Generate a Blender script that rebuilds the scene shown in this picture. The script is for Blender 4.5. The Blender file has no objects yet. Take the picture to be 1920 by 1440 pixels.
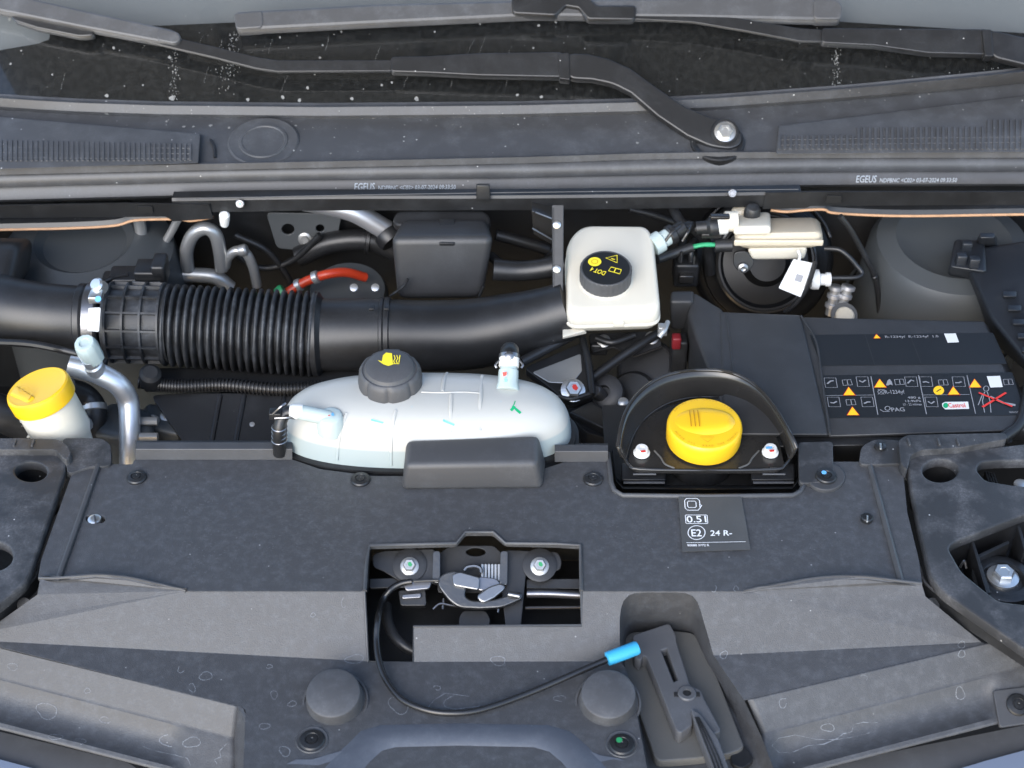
import bpy, bmesh, math, random
from mathutils import Vector, Matrix
from mathutils.bvhtree import BVHTree
random.seed(7)
R = math.radians
scn = bpy.context.scene
COL = scn.collection

# ------------------------------------------------------------------ camera
PITCH, HFOV, DIST = R(40), R(36), 1.69
FPX = 960 / math.tan(HFOV / 2)
CAM = Vector((0, -DIST * math.cos(PITCH), DIST * math.sin(PITCH)))
FWD = Vector((0, math.cos(PITCH), -math.sin(PITCH)))
UP = Vector((0, math.sin(PITCH), math.cos(PITCH)))
RT = Vector((1, 0, 0))
cd = bpy.data.cameras.new('camera'); cam = bpy.data.objects.new('camera', cd); COL.objects.link(cam)
cd.sensor_width = 36; cd.angle = HFOV; cd.clip_start = 0.05; cd.clip_end = 200
cam.location = CAM; cam.rotation_euler = (math.pi / 2 - PITCH, 0, 0)
cd.dof.use_dof = True; cd.dof.focus_distance = 1.62; cd.dof.aperture_fstop = 8.0
scn.camera = cam

# ------------------------------------------------------------------ light
w = bpy.data.worlds.new('World'); scn.world = w; w.use_nodes = True
nt = w.node_tree; nt.nodes.clear()
sky = nt.nodes.new('ShaderNodeTexSky'); sky.sky_type = 'NISHITA'; sky.sun_disc = False
SUN_EL, SUN_AZ = R(33), R(200)          # azimuth from +Y clockwise: behind the camera
sky.sun_elevation = SUN_EL; sky.sun_rotation = SUN_AZ
sky.air_density = 1.0; sky.dust_density = 1.0; sky.ozone_density = 1.0
bg = nt.nodes.new('ShaderNodeBackground'); bg.inputs[1].default_value = 0.15
wo = nt.nodes.new('ShaderNodeOutputWorld')
nt.links.new(sky.outputs[0], bg.inputs[0]); nt.links.new(bg.outputs[0], wo.inputs[0])
sl = bpy.data.lights.new('sun', 'SUN'); sl.energy = 0.85; sl.angle = R(45); sl.color = (1, .998, .99)
so = bpy.data.objects.new('sun', sl); COL.objects.link(so)
sd = Vector((math.sin(SUN_AZ) * math.cos(SUN_EL), math.cos(SUN_AZ) * math.cos(SUN_EL), math.sin(SUN_EL)))
so.rotation_euler = (-sd).to_track_quat('-Z', 'Y').to_euler(); so.location = (0, -3, 4)
scn.view_settings.view_transform = 'Standard'; scn.view_settings.look = 'None'
scn.view_settings.gamma = 1; scn.view_settings.use_curve_mapping = False
scn.view_settings.exposure = 1.72
scn.render.engine = 'CYCLES'
scn.cycles.use_denoising = True; scn.cycles.max_bounces = 8; scn.cycles.transparent_max_bounces = 8

# ------------------------------------------------------------------ places: measured point on a plane of known height / depth
def ray(px, py): return RT * (px - 960) + UP * (720 - py) + FWD * FPX
def gz(px, py, z):
    d = ray(px, py); return CAM + d * ((z - CAM.z) / d.z)
def gy(px, py, y):
    d = ray(px, py); return CAM + d * ((y - CAM.y) / d.y)
class Plane:
    def __init__(s, o, n, u=(1, 0, 0)):
        s.o = Vector(o); s.n = Vector(n).normalized(); u = Vector(u)
        s.u = (u - s.n * u.dot(s.n)).normalized(); s.v = s.n.cross(s.u)
    def at(s, px, py):
        d = ray(px, py); return CAM + d * ((s.o - CAM).dot(s.n) / d.dot(s.n))
    def uv(s, p): q = Vector(p) - s.o; return (q.dot(s.u), q.dot(s.v))
    def up(s, d): return Plane(s.o + s.n * d, s.n, s.u)
def HZ(z): return Plane((0, 0, z), (0, 0, 1))

# ------------------------------------------------------------------ materials
MATS = {}
def M(name, base, rough=.5, metal=0, bump=0, bscale=900, dust=0, dcol=(.28, .30, .33), dscale=14, speck=0,
      scol=(.55, .55, .54), sscale=170, spec=.5, sss=0, sssr=.01, trans=0, coat=0, var=0):
    m = bpy.data.materials.new(name); m.use_nodes = True; t = m.node_tree; N = t.nodes; L = t.links
    b = N['Principled BSDF']
    b.inputs['Roughness'].default_value = rough; b.inputs['Metallic'].default_value = metal
    b.inputs['Specular IOR Level'].default_value = spec
    if sss: b.inputs['Subsurface Weight'].default_value = sss; b.inputs['Subsurface Radius'].default_value = (1, 1, .95); b.inputs['Subsurface Scale'].default_value = sssr
    if trans: b.inputs['Transmission Weight'].default_value = trans
    if coat: b.inputs['Coat Weight'].default_value = coat; b.inputs['Coat Roughness'].default_value = .15
    geo = N.new('ShaderNodeNewGeometry')
    def noise(scale, detail=4, rr=.6):
        n = N.new('ShaderNodeTexNoise'); n.inputs['Scale'].default_value = scale; n.inputs['Detail'].default_value = detail
        n.inputs['Roughness'].default_value = rr; L.new(geo.outputs['Position'], n.inputs['Vector']); return n
    def ramp(src, lo, hi):
        r = N.new('ShaderNodeMapRange'); r.inputs['From Min'].default_value = lo; r.inputs['From Max'].default_value = hi
        L.new(src, r.inputs['Value']); return r.outputs['Result']
    def mixc(fac, a, bcol):
        x = N.new('ShaderNodeMix'); x.data_type = 'RGBA'; L.new(fac, x.inputs[0])
        if isinstance(a, tuple): x.inputs[6].default_value = (*a, 1)
        else: L.new(a, x.inputs[6])
        x.inputs[7].default_value = (*bcol, 1); return x.outputs[2]
    def mul(a, bb):
        x = N.new('ShaderNodeMath'); x.operation = 'MULTIPLY'
        for i, q in enumerate((a, bb)):
            if isinstance(q, (int, float)): x.inputs[i].default_value = q
            else: L.new(q, x.inputs[i])
        return x.outputs[0]
    base = (base * .985, base, base * 1.06) if isinstance(base, (int, float)) else base
    col = base
    if var:
        col = mixc(mul(ramp(noise(23, 3).outputs[0], .35, .7), var), col, tuple(min(1, c * 1.9 + .004) for c in base))
    if dust:
        f = mul(ramp(noise(dscale, 8, .72).outputs[0], .46, .78), dust)
        f2 = mul(ramp(noise(420, 3, .7).outputs[0], .45, .75), .8)
        a = N.new('ShaderNodeMath'); a.operation = 'MULTIPLY_ADD'; L.new(f, a.inputs[0]); L.new(f2, a.inputs[1]); L.new(mul(f, .45), a.inputs[2])
        col = mixc(a.outputs[0], col, dcol)
        r = N.new('ShaderNodeMath'); r.operation = 'MULTIPLY_ADD'; L.new(f, r.inputs[0]); r.inputs[1].default_value = .35; r.inputs[2].default_value = rough
        r.use_clamp = True; L.new(r.outputs[0], b.inputs['Roughness'])
    if speck:
        v = N.new('ShaderNodeTexVoronoi'); v.inputs['Scale'].default_value = sscale; L.new(geo.outputs['Position'], v.inputs['Vector'])
        d = ramp(v.outputs['Distance'], .16, .07)
        s2 = N.new('ShaderNodeSeparateColor'); L.new(v.outputs['Color'], s2.inputs[0])
        g = ramp(s2.outputs[0], 1 - speck, 1 - speck * .4)
        col = mixc(mul(mul(d, g), .8), col, scol)
    if isinstance(col, tuple): b.inputs['Base Color'].default_value = (*col, 1)
    else: L.new(col, b.inputs['Base Color'])
    if bump:
        bp = N.new('ShaderNodeBump'); bp.inputs['Strength'].default_value = bump; bp.inputs['Distance'].default_value = .0006
        L.new(noise(bscale, 3).outputs[0], bp.inputs['Height']); L.new(bp.outputs[0], b.inputs['Normal'])
    MATS[name] = m; return m

COVER = M('cover_plastic', .046, .50, bump=.5, bscale=900, dust=.20, dscale=90, speck=.02, scol=(.3, .3, .3), spec=.5)
COVERD = M('cover_plastic_plain', .046, .5, bump=.2, bscale=1300, dust=.15, speck=.03)
BLACK = M('black_plastic', .011, .40, bump=.12, bscale=1100, dust=.10, speck=.02)
BLACKS = M('black_satin_plastic', .012, .40, bump=.06, bscale=700, dust=.08)
GLOSS = M('gloss_black_plastic', (.020, .019, .018), .20, bump=.03, dust=.10, dscale=20, dcol=(.12, .11, .1))
DARK = M('dark_bay_plastic', .008, .6, dust=.06)
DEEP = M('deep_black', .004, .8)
LAMP = M('lamp_plastic', .026, .48, bump=.2, dust=.62, dscale=22, dcol=(.20, .20, .21), speck=.04)
BATT = M('battery_cover_plastic', .025, .55, bump=.3, bscale=1500, dust=.10, speck=.02)
RUBBER = M('rubber', .016, .44, bump=.2, dust=.3, dscale=40)
SCUFF = M('scuffed_plastic', (.10, .105, .115), .7)
STOPM = M('stop_rubber', .046, .5, bump=.2, dust=.2, dscale=40)
MOULD = M('grille_moulding_plastic', (.062, .069, .084), .45, bump=.1, dust=.2, dscale=30, speck=.04)
BOOST = M('booster_black', .006, .38, spec=.3)
SEALM = M('seal_rubber', .05, .46, bump=.08, dust=.2, dscale=30, speck=.03)
COWL = M('cowl_plastic', .050, .5, bump=.2, dust=.22, dscale=30, speck=.06, sscale=130)
CLOTHB = M('airbox_plastic', .027, .46, bump=.2, dust=.08)
ALU = M('aluminium', (.70, .70, .71), .40, .85, bump=.1, bscale=300, dust=.15)
ALUD = M('dull_metal_pipe', (.42, .42, .41), .36, .7, dust=.3, dcol=(.2, .2, .19))
ZINC = M('zinc_bolt', (.72, .72, .70), .3, .9, bump=.15, bscale=500, dust=.25, dcol=(.4, .4, .38))
STEELD = M('dark_greased_steel', (.22, .22, .23), .3, .9, bump=.2, bscale=260, dust=.5, dcol=(.06, .055, .05))
STEELB = M('bright_latch_steel', (.24, .24, .24), .30, .9, bump=.1, bscale=260, dust=.3, dcol=(.2, .2, .2))
WHITEP = M('ivory_reservoir_plastic', (.60, .56, .47), .35, sss=.3, sssr=.012, bump=.03, dust=.05, dcol=(.6, .48, .3))
AMBERP = M('aged_reservoir_plastic', (.50, .44, .34), .35, sss=.3, sssr=.012)
TANKP = M('tank_plastic', (.40, .40, .375), .33, sss=.18, sssr=.008, bump=.04, speck=.03, scol=(.35, .4, .42), sscale=90)
TANKL = M('tank_coolant_zone', (.50, .64, .67), .33, sss=.4, sssr=.02)
TANKC = M('tank_clear_plastic', (.40, .47, .46), .22, sss=.3, sssr=.012)
YELLOW = M('yellow_cap_plastic', (.74, .44, .012), .36, sss=.12, sssr=.004, bump=.03, dust=.04)
YELLOWD = M('yellow_engraving', (.42, .21, .005), .5)
YPRINT = M('yellow_print', (.75, .62, .03), .5)
CAPG = M('grey_cap_plastic', .055, .52, bump=.25, dust=.12)
PAINT = M('silver_blue_paint', (.17, .20, .26), .38, .05, coat=.6, dust=.1, speck=.04)
BODYG = M('grey_body_paint', (.05, .055, .058), .45, dust=.25, dcol=(.09, .09, .09))
RUST = M('rusty_edge', (.42, .24, .13), .7, bump=.6, bscale=400, dust=.6, dcol=(.06, .055, .05), dscale=60)
ORANGE = M('orange_hose', (.42, .035, .010), .4)
GREEN = M('green_connector', (.02, .22, .08), .45)
GREENW = M('green_wire', (.03, .30, .13), .45)
BLUE = M('cyan_sleeve', (.04, .31, .52), .35, spec=.5)
WHITE = M('white_print', (.72, .72, .72), .55)
GREYPR = M('grey_print', (.23, .23, .24), .55)
PAPER = M('white_paper', (.62, .62, .60), .6, bump=.05)
LABELB = M('black_label_film', .007, .45, dust=.10, dcol=(.05, .05, .055), dscale=30)
STICK = M('sticker_film', (.062, .063, .062), .45, dust=.2, dcol=(.16, .16, .16))
TRI = M('warning_yellow', (.90, .50, .01), .5)
REDP = M('red_print', (.62, .03, .02), .5)
GREENM = M('green_marker', (.0, .30, .12), .5)
BLUEM = M('blue_marker', (.12, .38, .75), .5)
STAIN = M('dried_water_residue', (.17, .18, .195), .7, dust=.9, dcol=(.06, .06, .065), dscale=60)
FRIT_REFL = M('windscreen_frit_and_reflection', .004, .25)
SKY_REFL = M('sky_reflection_grey', (.165, .165, .165), .8, bump=.1, bscale=500)
DIRT = M('dirt_spot', (.19, .19, .185), .8)
BLADE = M('wiper_blade_rubber', .06, .45, dust=.3, dscale=20, bump=.1)
ARM = M('wiper_arm_paint', .013, .38, bump=.15, bscale=1500, dust=.10, speck=.03)
BRACK = M('bracket_grey_plastic', (.080, .079, .075), .5, bump=.2, dust=.2, dcol=(.2, .19, .17))
BRACKL = M('lever_grey_plastic', .068, .46, bump=.15, dust=.2)
HOODM = M('bonnet_underside', .05, .6)
# the lower part of the tank shows the coolant standing behind its wall
_t = TANKP.node_tree; _b = _t.nodes['Principled BSDF']; _src = _b.inputs['Base Color'].links[0].from_socket
_g = _t.nodes.new('ShaderNodeNewGeometry'); _s = _t.nodes.new('ShaderNodeSeparateXYZ'); _r = _t.nodes.new('ShaderNodeMapRange'); _m = _t.nodes.new('ShaderNodeMix'); _m.data_type = 'RGBA'
_r.inputs['From Min'].default_value = .0225; _r.inputs['From Max'].default_value = .0205
_t.links.new(_g.outputs['Position'], _s.inputs[0]); _t.links.new(_s.outputs[2], _r.inputs['Value']); _t.links.new(_r.outputs[0], _m.inputs[0])
_t.links.new(_src, _m.inputs[6]); _m.inputs[7].default_value = (.29, .335, .335, 1); _t.links.new(_m.outputs[2], _b.inputs['Base Color'])
CABLE = M('cable_sheath_gloss', .012, .26)
SEALTXT = M('faded_seal_print', (.36, .40, .44), .6)
# glass: clear with dust
g = bpy.data.materials.new('windscreen_glass'); g.use_nodes = True; N = g.node_tree.nodes; L = g.node_tree.links; N.clear()
o_ = N.new('ShaderNodeOutputMaterial'); tr = N.new('ShaderNodeBsdfTransparent'); tr.inputs[0].default_value = (.80, .825, .82, 1)
gl = N.new('ShaderNodeBsdfGlossy'); gl.inputs['Roughness'].default_value = .03
df = N.new('ShaderNodeBsdfDiffuse'); df.inputs[0].default_value = (.45, .46, .45, 1)
fr = N.new('ShaderNodeFresnel'); fr.inputs[0].default_value = 1.45; mx = N.new('ShaderNodeMixShader'); mx2 = N.new('ShaderNodeMixShader')
ge = N.new('ShaderNodeNewGeometry'); nz = N.new('ShaderNodeTexNoise'); nz.inputs['Scale'].default_value = 140; nz.inputs['Detail'].default_value = 8
mr = N.new('ShaderNodeMapRange'); mr.inputs['From Min'].default_value = .4; mr.inputs['From Max'].default_value = .8; mr.inputs['To Min'].default_value = .01; mr.inputs['To Max'].default_value = .03
L.new(ge.outputs['Position'], nz.inputs['Vector']); L.new(nz.outputs[0], mr.inputs['Value'])
L.new(fr.outputs[0], mx.inputs[0]); L.new(tr.outputs[0], mx.inputs[1]); L.new(gl.outputs[0], mx.inputs[2])
L.new(mr.outputs[0], mx2.inputs[0]); L.new(mx.outputs[0], mx2.inputs[1]); L.new(df.outputs[0], mx2.inputs[2]); L.new(mx2.outputs[0], o_.inputs[0])
GLASS = g

# ------------------------------------------------------------------ builders
WLOC = {}
def thing(name, label, cat, loc, group=None):
    o = bpy.data.objects.new(name, None); COL.objects.link(o); o.location = loc; WLOC[o.name] = Vector(loc)
    o.empty_display_size = .02; o['label'] = label; o['category'] = cat
    if group: o['group'] = group
    return o
def link(name, me, mat, par=None, label=None, sharp=35):
    if mat and not me.materials: me.materials.append(mat)
    vs = [v.co for v in me.vertices]
    if vs:
        c = Vector([(min(v[i] for v in vs) + max(v[i] for v in vs)) / 2 for i in range(3)])
        me.transform(Matrix.Translation(-c))
    else: c = Vector()
    if sharp is not None:
        for p in me.polygons: p.use_smooth = True
        me.set_sharp_from_angle(angle=R(sharp))
    o = bpy.data.objects.new(name, me); COL.objects.link(o); o.location = c; WLOC[o.name] = c
    if par is not None:
        o.parent = par; o.matrix_parent_inverse = Matrix.Translation(-WLOC[par.name])
    if label: o['label'] = label
    return o
def tag(o, label, cat, group=None):
    o['label'] = label; o['category'] = cat
    if group: o['group'] = group
    return o
def struct(o): o['kind'] = 'structure'; return o
def bmlink(name, bm, mat, par=None, label=None, sharp=35):
    me = bpy.data.meshes.new(name); bm.to_mesh(me); bm.free(); return link(name, me, mat, par, label, sharp)
def mesh(name, verts, faces, mat, par=None, label=None, solid=0, bevel=0, sharp=35, weld=True):
    bm = bmesh.new(); vs = [bm.verts.new(v) for v in verts]
    for f in faces:
        try: bm.faces.new([vs[i] for i in f])
        except ValueError: pass
    if weld: bmesh.ops.remove_doubles(bm, verts=bm.verts[:], dist=1e-5)
    bmesh.ops.recalc_face_normals(bm, faces=bm.faces[:])
    if bevel: bmesh.ops.bevel(bm, geom=bm.edges[:], offset=bevel, segments=3, affect='EDGES', profile=.5, clamp_overlap=True)
    return bmlink(name, bm, mat, par, label, sharp)
def rnd(pts, r, n=4):
    out = []; k = len(pts)
    for i in range(k):
        p0, p, p1 = Vector(pts[i - 1]), Vector(pts[i]), Vector(pts[(i + 1) % k])
        a, b = p0 - p, p1 - p
        if a.length < 1e-6 or b.length < 1e-6: continue
        d = min(r, a.length * .45, b.length * .45); ang = a.angle(b)
        if ang > R(165) or d < 1e-5: out.append(tuple(p)); continue
        s, e = p + a.normalized() * d, p + b.normalized() * d
        for j in range(n + 1):
            t = j / n; out.append(tuple((s * (1 - t) ** 2) + p * (2 * t * (1 - t)) + e * t * t))
    return out
def P3(p, pl):
    return pl.at(*p) if len(p) == 2 else Vector(p)
def plate(name, pts, pl, thick, mat, par=None, r=.003, bev=.0008, holes=(), label=None, sharp=40):
    """flat sheet with rounded outline, holes and rounded edges; its top face lies on the plane"""
    cu = bpy.data.curves.new(name, 'CURVE'); cu.dimensions = '2D'; cu.fill_mode = 'BOTH'
    cu.extrude = max(thick / 2 - bev, 1e-5); cu.bevel_depth = bev; cu.bevel_resolution = 1
    for k, (q, rr) in enumerate([(pts, r)] + list(holes)):
        q2 = rnd([pl.uv(P3(p, pl)) for p in q], rr) if rr else [pl.uv(P3(p, pl)) for p in q]
        sp = cu.splines.new('POLY'); sp.points.add(len(q2) - 1); sp.use_cyclic_u = True
        for i, (a, b) in enumerate(q2): sp.points[i].co = (a, b, 0, 1)
    ob = bpy.data.objects.new('tmp', cu); me = bpy.data.meshes.new_from_object(ob)
    bpy.data.objects.remove(ob); bpy.data.curves.remove(cu)
    me.transform(Matrix.Translation(pl.o - pl.n * (thick / 2)) @ Matrix((pl.u, pl.v, pl.n)).transposed().to_4x4())
    me.materials.clear(); me.name = name
    return link(name, me, mat, par, label, sharp)
def ell(px, py, rx, ry, n=28):
    return [(px + rx * math.cos(2 * math.pi * i / n), py + ry * math.sin(2 * math.pi * i / n)) for i in range(n)]
def catmull(pts, n=8):
    pts = [Vector(p) for p in pts]
    if len(pts) < 3: return pts
    out = []
    for i in range(len(pts) - 1):
        p0 = pts[i - 1] if i else pts[0] * 2 - pts[1]; p1, p2 = pts[i], pts[i + 1]
        p3 = pts[i + 2] if i + 2 < len(pts) else pts[-1] * 2 - pts[-2]
        for j in range(n):
            t = j / n
            out.append(.5 * ((2 * p1) + (p2 - p0) * t + (2 * p0 - 5 * p1 + 4 * p2 - p3) * t * t + (3 * p1 - p0 - 3 * p2 + p3) * t ** 3))
    out.append(pts[-1]); return out
def tube(name, pts, r, mat, par=None, seg=14, n=8, label=None, smooth=True):
    """round tube; r is one radius or a list with one radius per control point"""
    path = catmull(pts, n) if smooth else [Vector(p) for p in pts]
    if isinstance(r, (int, float)): rr = [r] * len(path)
    else:
        m = len(path) - 1; k = len(r) - 1; rr = []
        for i in range(len(path)):
            f = i / m * k; a = min(int(f), k - 1); rr.append(r[a] + (r[a + 1] - r[a]) * (f - a))
    bm = bmesh.new(); t0 = (path[1] - path[0]).normalized()
    nrm = t0.cross(Vector((0, 0, 1)));
    if nrm.length < .05: nrm = t0.cross(Vector((1, 0, 0)))
    nrm.normalize(); rings = []
    for i, p in enumerate(path):
        t = (path[min(i + 1, len(path) - 1)] - path[max(i - 1, 0)]).normalized()
        nrm = (nrm - t * nrm.dot(t)).normalized(); b = t.cross(nrm)
        rings.append([bm.verts.new(p + (nrm * math.cos(2 * math.pi * j / seg) + b * math.sin(2 * math.pi * j / seg)) * rr[i]) for j in range(seg)])
    for a, b in zip(rings, rings[1:]):
        for j in range(seg): bm.faces.new((a[j], a[(j + 1) % seg], b[(j + 1) % seg], b[j]))
    bm.faces.new(rings[0][::-1]); bm.faces.new(rings[-1])
    return bmlink(name, bm, mat, par, label, 45)
def lathe(name, prof, o, axis, mat, par=None, seg=36, rf=None, label=None, sharp=35, cap=True):
    """profile of (radius, height) turned about an axis through o; rf(angle, k) scales the radius"""
    ax = Vector(axis).normalized(); u = ax.orthogonal().normalized()
    if abs(ax.x) < .95: u = (Vector((1, 0, 0)) - ax * ax.x).normalized()
    v = ax.cross(u); o = Vector(o); bm = bmesh.new(); rings = []
    for k, (r, h) in enumerate(prof):
        if r < 1e-6: rings.append([bm.verts.new(o + ax * h)]); continue
        ring = []
        for j in range(seg):
            a = 2 * math.pi * j / seg; q = r * (rf(a, k) if rf else 1)
            ring.append(bm.verts.new(o + ax * h + (u * math.cos(a) + v * math.sin(a)) * q))
        rings.append(ring)
    for a, b in zip(rings, rings[1:]):
        for j in range(seg):
            k = (j + 1) % seg
            if len(a) == 1 and len(b) == 1: continue
            if len(a) == 1: bm.faces.new((a[0], b[k], b[j]))
            elif len(b) == 1: bm.faces.new((a[j], a[k], b[0]))
            else: bm.faces.new((a[j], a[k], b[k], b[j]))
    if cap:
        if len(rings[0]) > 1: bm.faces.new(rings[0][::-1])
        if len(rings[-1]) > 1: bm.faces.new(rings[-1])
    bmesh.ops.recalc_face_normals(bm, faces=bm.faces[:])
    return bmlink(name, bm, mat, par, label, sharp)
def hexa(name, bot, top, mat, par=None, bevel=.002, label=None, seg=3):
    """a box with any eight corners, edges rounded"""
    bm = bmesh.new(); b = [bm.verts.new(p) for p in bot]; t = [bm.verts.new(p) for p in top]; n = len(b)
    bm.faces.new(b[::-1]); bm.faces.new(t)
    for i in range(n): bm.faces.new((b[i], b[(i + 1) % n], t[(i + 1) % n], t[i]))
    bmesh.ops.recalc_face_normals(bm, faces=bm.faces[:])
    if bevel: bmesh.ops.bevel(bm, geom=bm.edges[:], offset=bevel, segments=seg, affect='EDGES', profile=.5, clamp_overlap=True)
    return bmlink(name, bm, mat, par, label, 40)
def box(name, c, s, mat, par=None, bevel=.001, rot=None, label=None):
    c = Vector(c); h = Vector(s) / 2; m = rot.to_matrix() if rot else Matrix.Identity(3)
    f = lambda z: [c + m @ Vector((a * h.x, b * h.y, z * h.z)) for a, b in ((-1, -1), (1, -1), (1, 1), (-1, 1))]
    return hexa(name, f(-1), f(1), mat, par, bevel, label)
def sweep(name, path, prof, mat, par=None, n=10, label=None, sharp=30):
    """closed (y, z) profile carried along a path that runs across the car"""
    path = catmull(path, n); bm = bmesh.new(); rings = [[bm.verts.new(p + Vector((0, a, b))) for a, b in prof] for p in path]; k = len(prof)
    for a, b in zip(rings, rings[1:]):
        for j in range(k): bm.faces.new((a[j], a[(j + 1) % k], b[(j + 1) % k], b[j]))
    bm.faces.new(rings[0][::-1]); bm.faces.new(rings[-1]); bmesh.ops.recalc_face_normals(bm, faces=bm.faces[:])
    return bmlink(name, bm, mat, par, label, sharp)
def ribbon(name, polys, width, mat, par, pl=None, hit=None, lift=.0003, label=None, jit=0):
    """thin printed or dried line(s) lying on a plane or on a surface"""
    V, F = [], []
    for pts, closed in polys:
        q = []
        for p in pts:
            if hit: r = hit(*p)
            else: r = (pl.at(*p) if len(p) == 2 else Vector(p), pl.n)
            if r: q.append((r[0] + r[1] * lift, r[1]))
        if len(q) < 2: continue
        k = len(q); b0 = len(V)
        for i, (p, nn) in enumerate(q):
            a = q[i - 1][0] if (i or closed) else p; c = q[(i + 1) % k][0] if (i < k - 1 or closed) else p
            s = nn.cross(c - a)
            if s.length < 1e-9: s = Vector((1, 0, 0))
            s.normalize(); wj = width * (1 if not jit else max(.12, random.gauss(.75, jit))); V += [p + s * wj / 2, p - s * wj / 2]
        for i in range(k if closed else k - 1):
            j = (i + 1) % k; F.append((b0 + 2 * i, b0 + 2 * i + 1, b0 + 2 * j + 1, b0 + 2 * j))
    if not F: return None
    return mesh(name, V, F, mat, par, label, sharp=None, weld=False)
def flat(name, polys, mat, par, pl, lift=.0003, label=None):
    """filled flat print"""
    V, F = [], []
    for pts in polys:
        b = len(V); V += [P3(p, pl) + pl.n * lift for p in pts]; F.append(tuple(range(b, len(V))))
    return mesh(name, V, F, mat, par, label, sharp=None, weld=False)
def text(name, s, p0, p1, hpx, pl, mat, par, lift=.0004, shear=0, label=None):
    """lettering whose baseline runs p0 -> p1 on the plane"""
    a, b = P3(p0, pl), P3(p1, pl); W = (b - a).length; hh = (pl.at(p0[0], p0[1] - hpx) - a).length
    cu = bpy.data.curves.new(name, 'FONT'); cu.body = s; cu.size = 1; cu.shear = shear; cu.resolution_u = 3; cu.offset = .012
    ob = bpy.data.objects.new('tmp', cu); me = bpy.data.meshes.new_from_object(ob)
    bpy.data.objects.remove(ob); bpy.data.curves.remove(cu)
    xs = [v.co.x for v in me.vertices]; ys = [v.co.y for v in me.vertices]
    x0, x1, y1 = min(xs), max(xs), max(max(ys), .1)
    u = (b - a).normalized(); v = pl.n.cross(u); o = a + pl.n * lift
    for q in me.vertices:
        q.co = o + u * ((q.co.x - x0) / (x1 - x0) * W) + v * (q.co.y / y1 * hh)
    me.materials.clear(); return link(name, me, mat, par, label, None)
def hexhead(name, o, axis, r, h, mat, par, washer=True, label=None, mark=None):
    b = lathe(name, [(r, 0), (r, h * .8), (r * .86, h), (r * .5, h), (r * .45, h - .0006), (0, h - .0006)], o, axis, mat, par, seg=6, label=label, sharp=25)
    if washer: lathe('washer', [(r * 1.45, -.001), (r * 1.45, .0012), (r * 1.2, .002), (0, .002)], o, axis, mat, b, seg=24)
    if mark: lathe('paint_mark', [(r * .42, h), (r * .42, h + .0004), (0, h + .0004)], Vector(o) + Vector((r * .2, r * .15, 0)), axis, mark, b, seg=8)
    return b
def rivet(o, axis, r, par, mat=None, label=None, mark=None):
    mat = mat or BLACK
    b = lathe('push_rivet', [(r, -.001), (r, .0006), (r * .9, .0018), (r * .55, .0026), (r * .5, .0018), (r * .42, .0018), (r * .40, .0026), (r * .12, .0027), (0, .0012)], o, axis, mat, par, seg=28, label=label)
    if mark: lathe('paint_mark', [(r * .24, .0026), (r * .24, .0031), (0, .0031)], Vector(o) + Vector((-r * .2, r * .25, 0)), axis, mark, b, seg=9)
    return b
def bvh_of(objs):
    vs, fs = [], []
    for o in objs:
        c = WLOC[o.name]; b = len(vs); vs += [v.co + c for v in o.data.vertices]; fs += [[b + i for i in p.vertices] for p in o.data.polygons]
    t = BVHTree.FromPolygons(vs, fs)
    def hit(px, py):
        d = ray(px, py).normalized(); loc, nn, i, dist = t.ray_cast(CAM, d)
        if loc is None: return None
        return (loc, nn if nn.dot(d) < 0 else -nn)
    return hit

# ================================================================== THE CAR BODY ROUND THE BAY (setting)
Vv = Vector
fl = mesh('engine_bay_floor', [(-1, -.62, -.34), (1, -.62, -.34), (1, .46, -.34), (-1, .46, -.34)], [(0, 1, 2, 3)], DEEP); struct(fl)
fw = mesh('firewall', [(-1, .40, -.34), (1, .40, -.34), (1, .36, .055), (-1, .36, .055)], [(0, 1, 2, 3)], DARK); struct(fw)
for nm, x in (('inner_wing_left', -.80), ('inner_wing_right', .80)):
    struct(mesh(nm, [(x, -.62, -.34), (x, .46, -.34), (x, .46, .04), (x, -.62, .0)], [(0, 1, 2, 3)], DARK))

# strut towers (grey body metal either side)
st = thing('strut_tower', 'grey painted suspension tower behind the battery cover', 'suspension tower', (.50, .27, -.2), 'suspension towers')
a = gy(1745, 470, .27)
lathe('tower_wall', [(.115, -.32), (.108, -.1), (.10, .0), (.092, .014), (.07, .02), (.05, .012), (0, .012)], (a.x + .03, .285, -.028), (0, -.12, 1), BODYG, st, seg=48)
lathe('tower_seam', [(.1145, -.10), (.117, -.098), (.117, -.094), (.113, -.092)], (a.x + .03, .285, -.028), (0, -.12, 1), BODYG, st, seg=48, cap=False)
st = thing('strut_tower', 'grey painted suspension tower at the far left behind the intake elbow', 'suspension tower', (-.45, .27, -.2), 'suspension towers')
a = gy(185, 465, .27)
lathe('tower_wall', [(.125, -.3), (.118, -.1), (.105, .0), (.085, .014), (.06, .02), (.05, .012), (0, .012)], (a.x - .02, .285, -.028), (0, -.12, 1), BODYG, st, seg=48)

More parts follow.
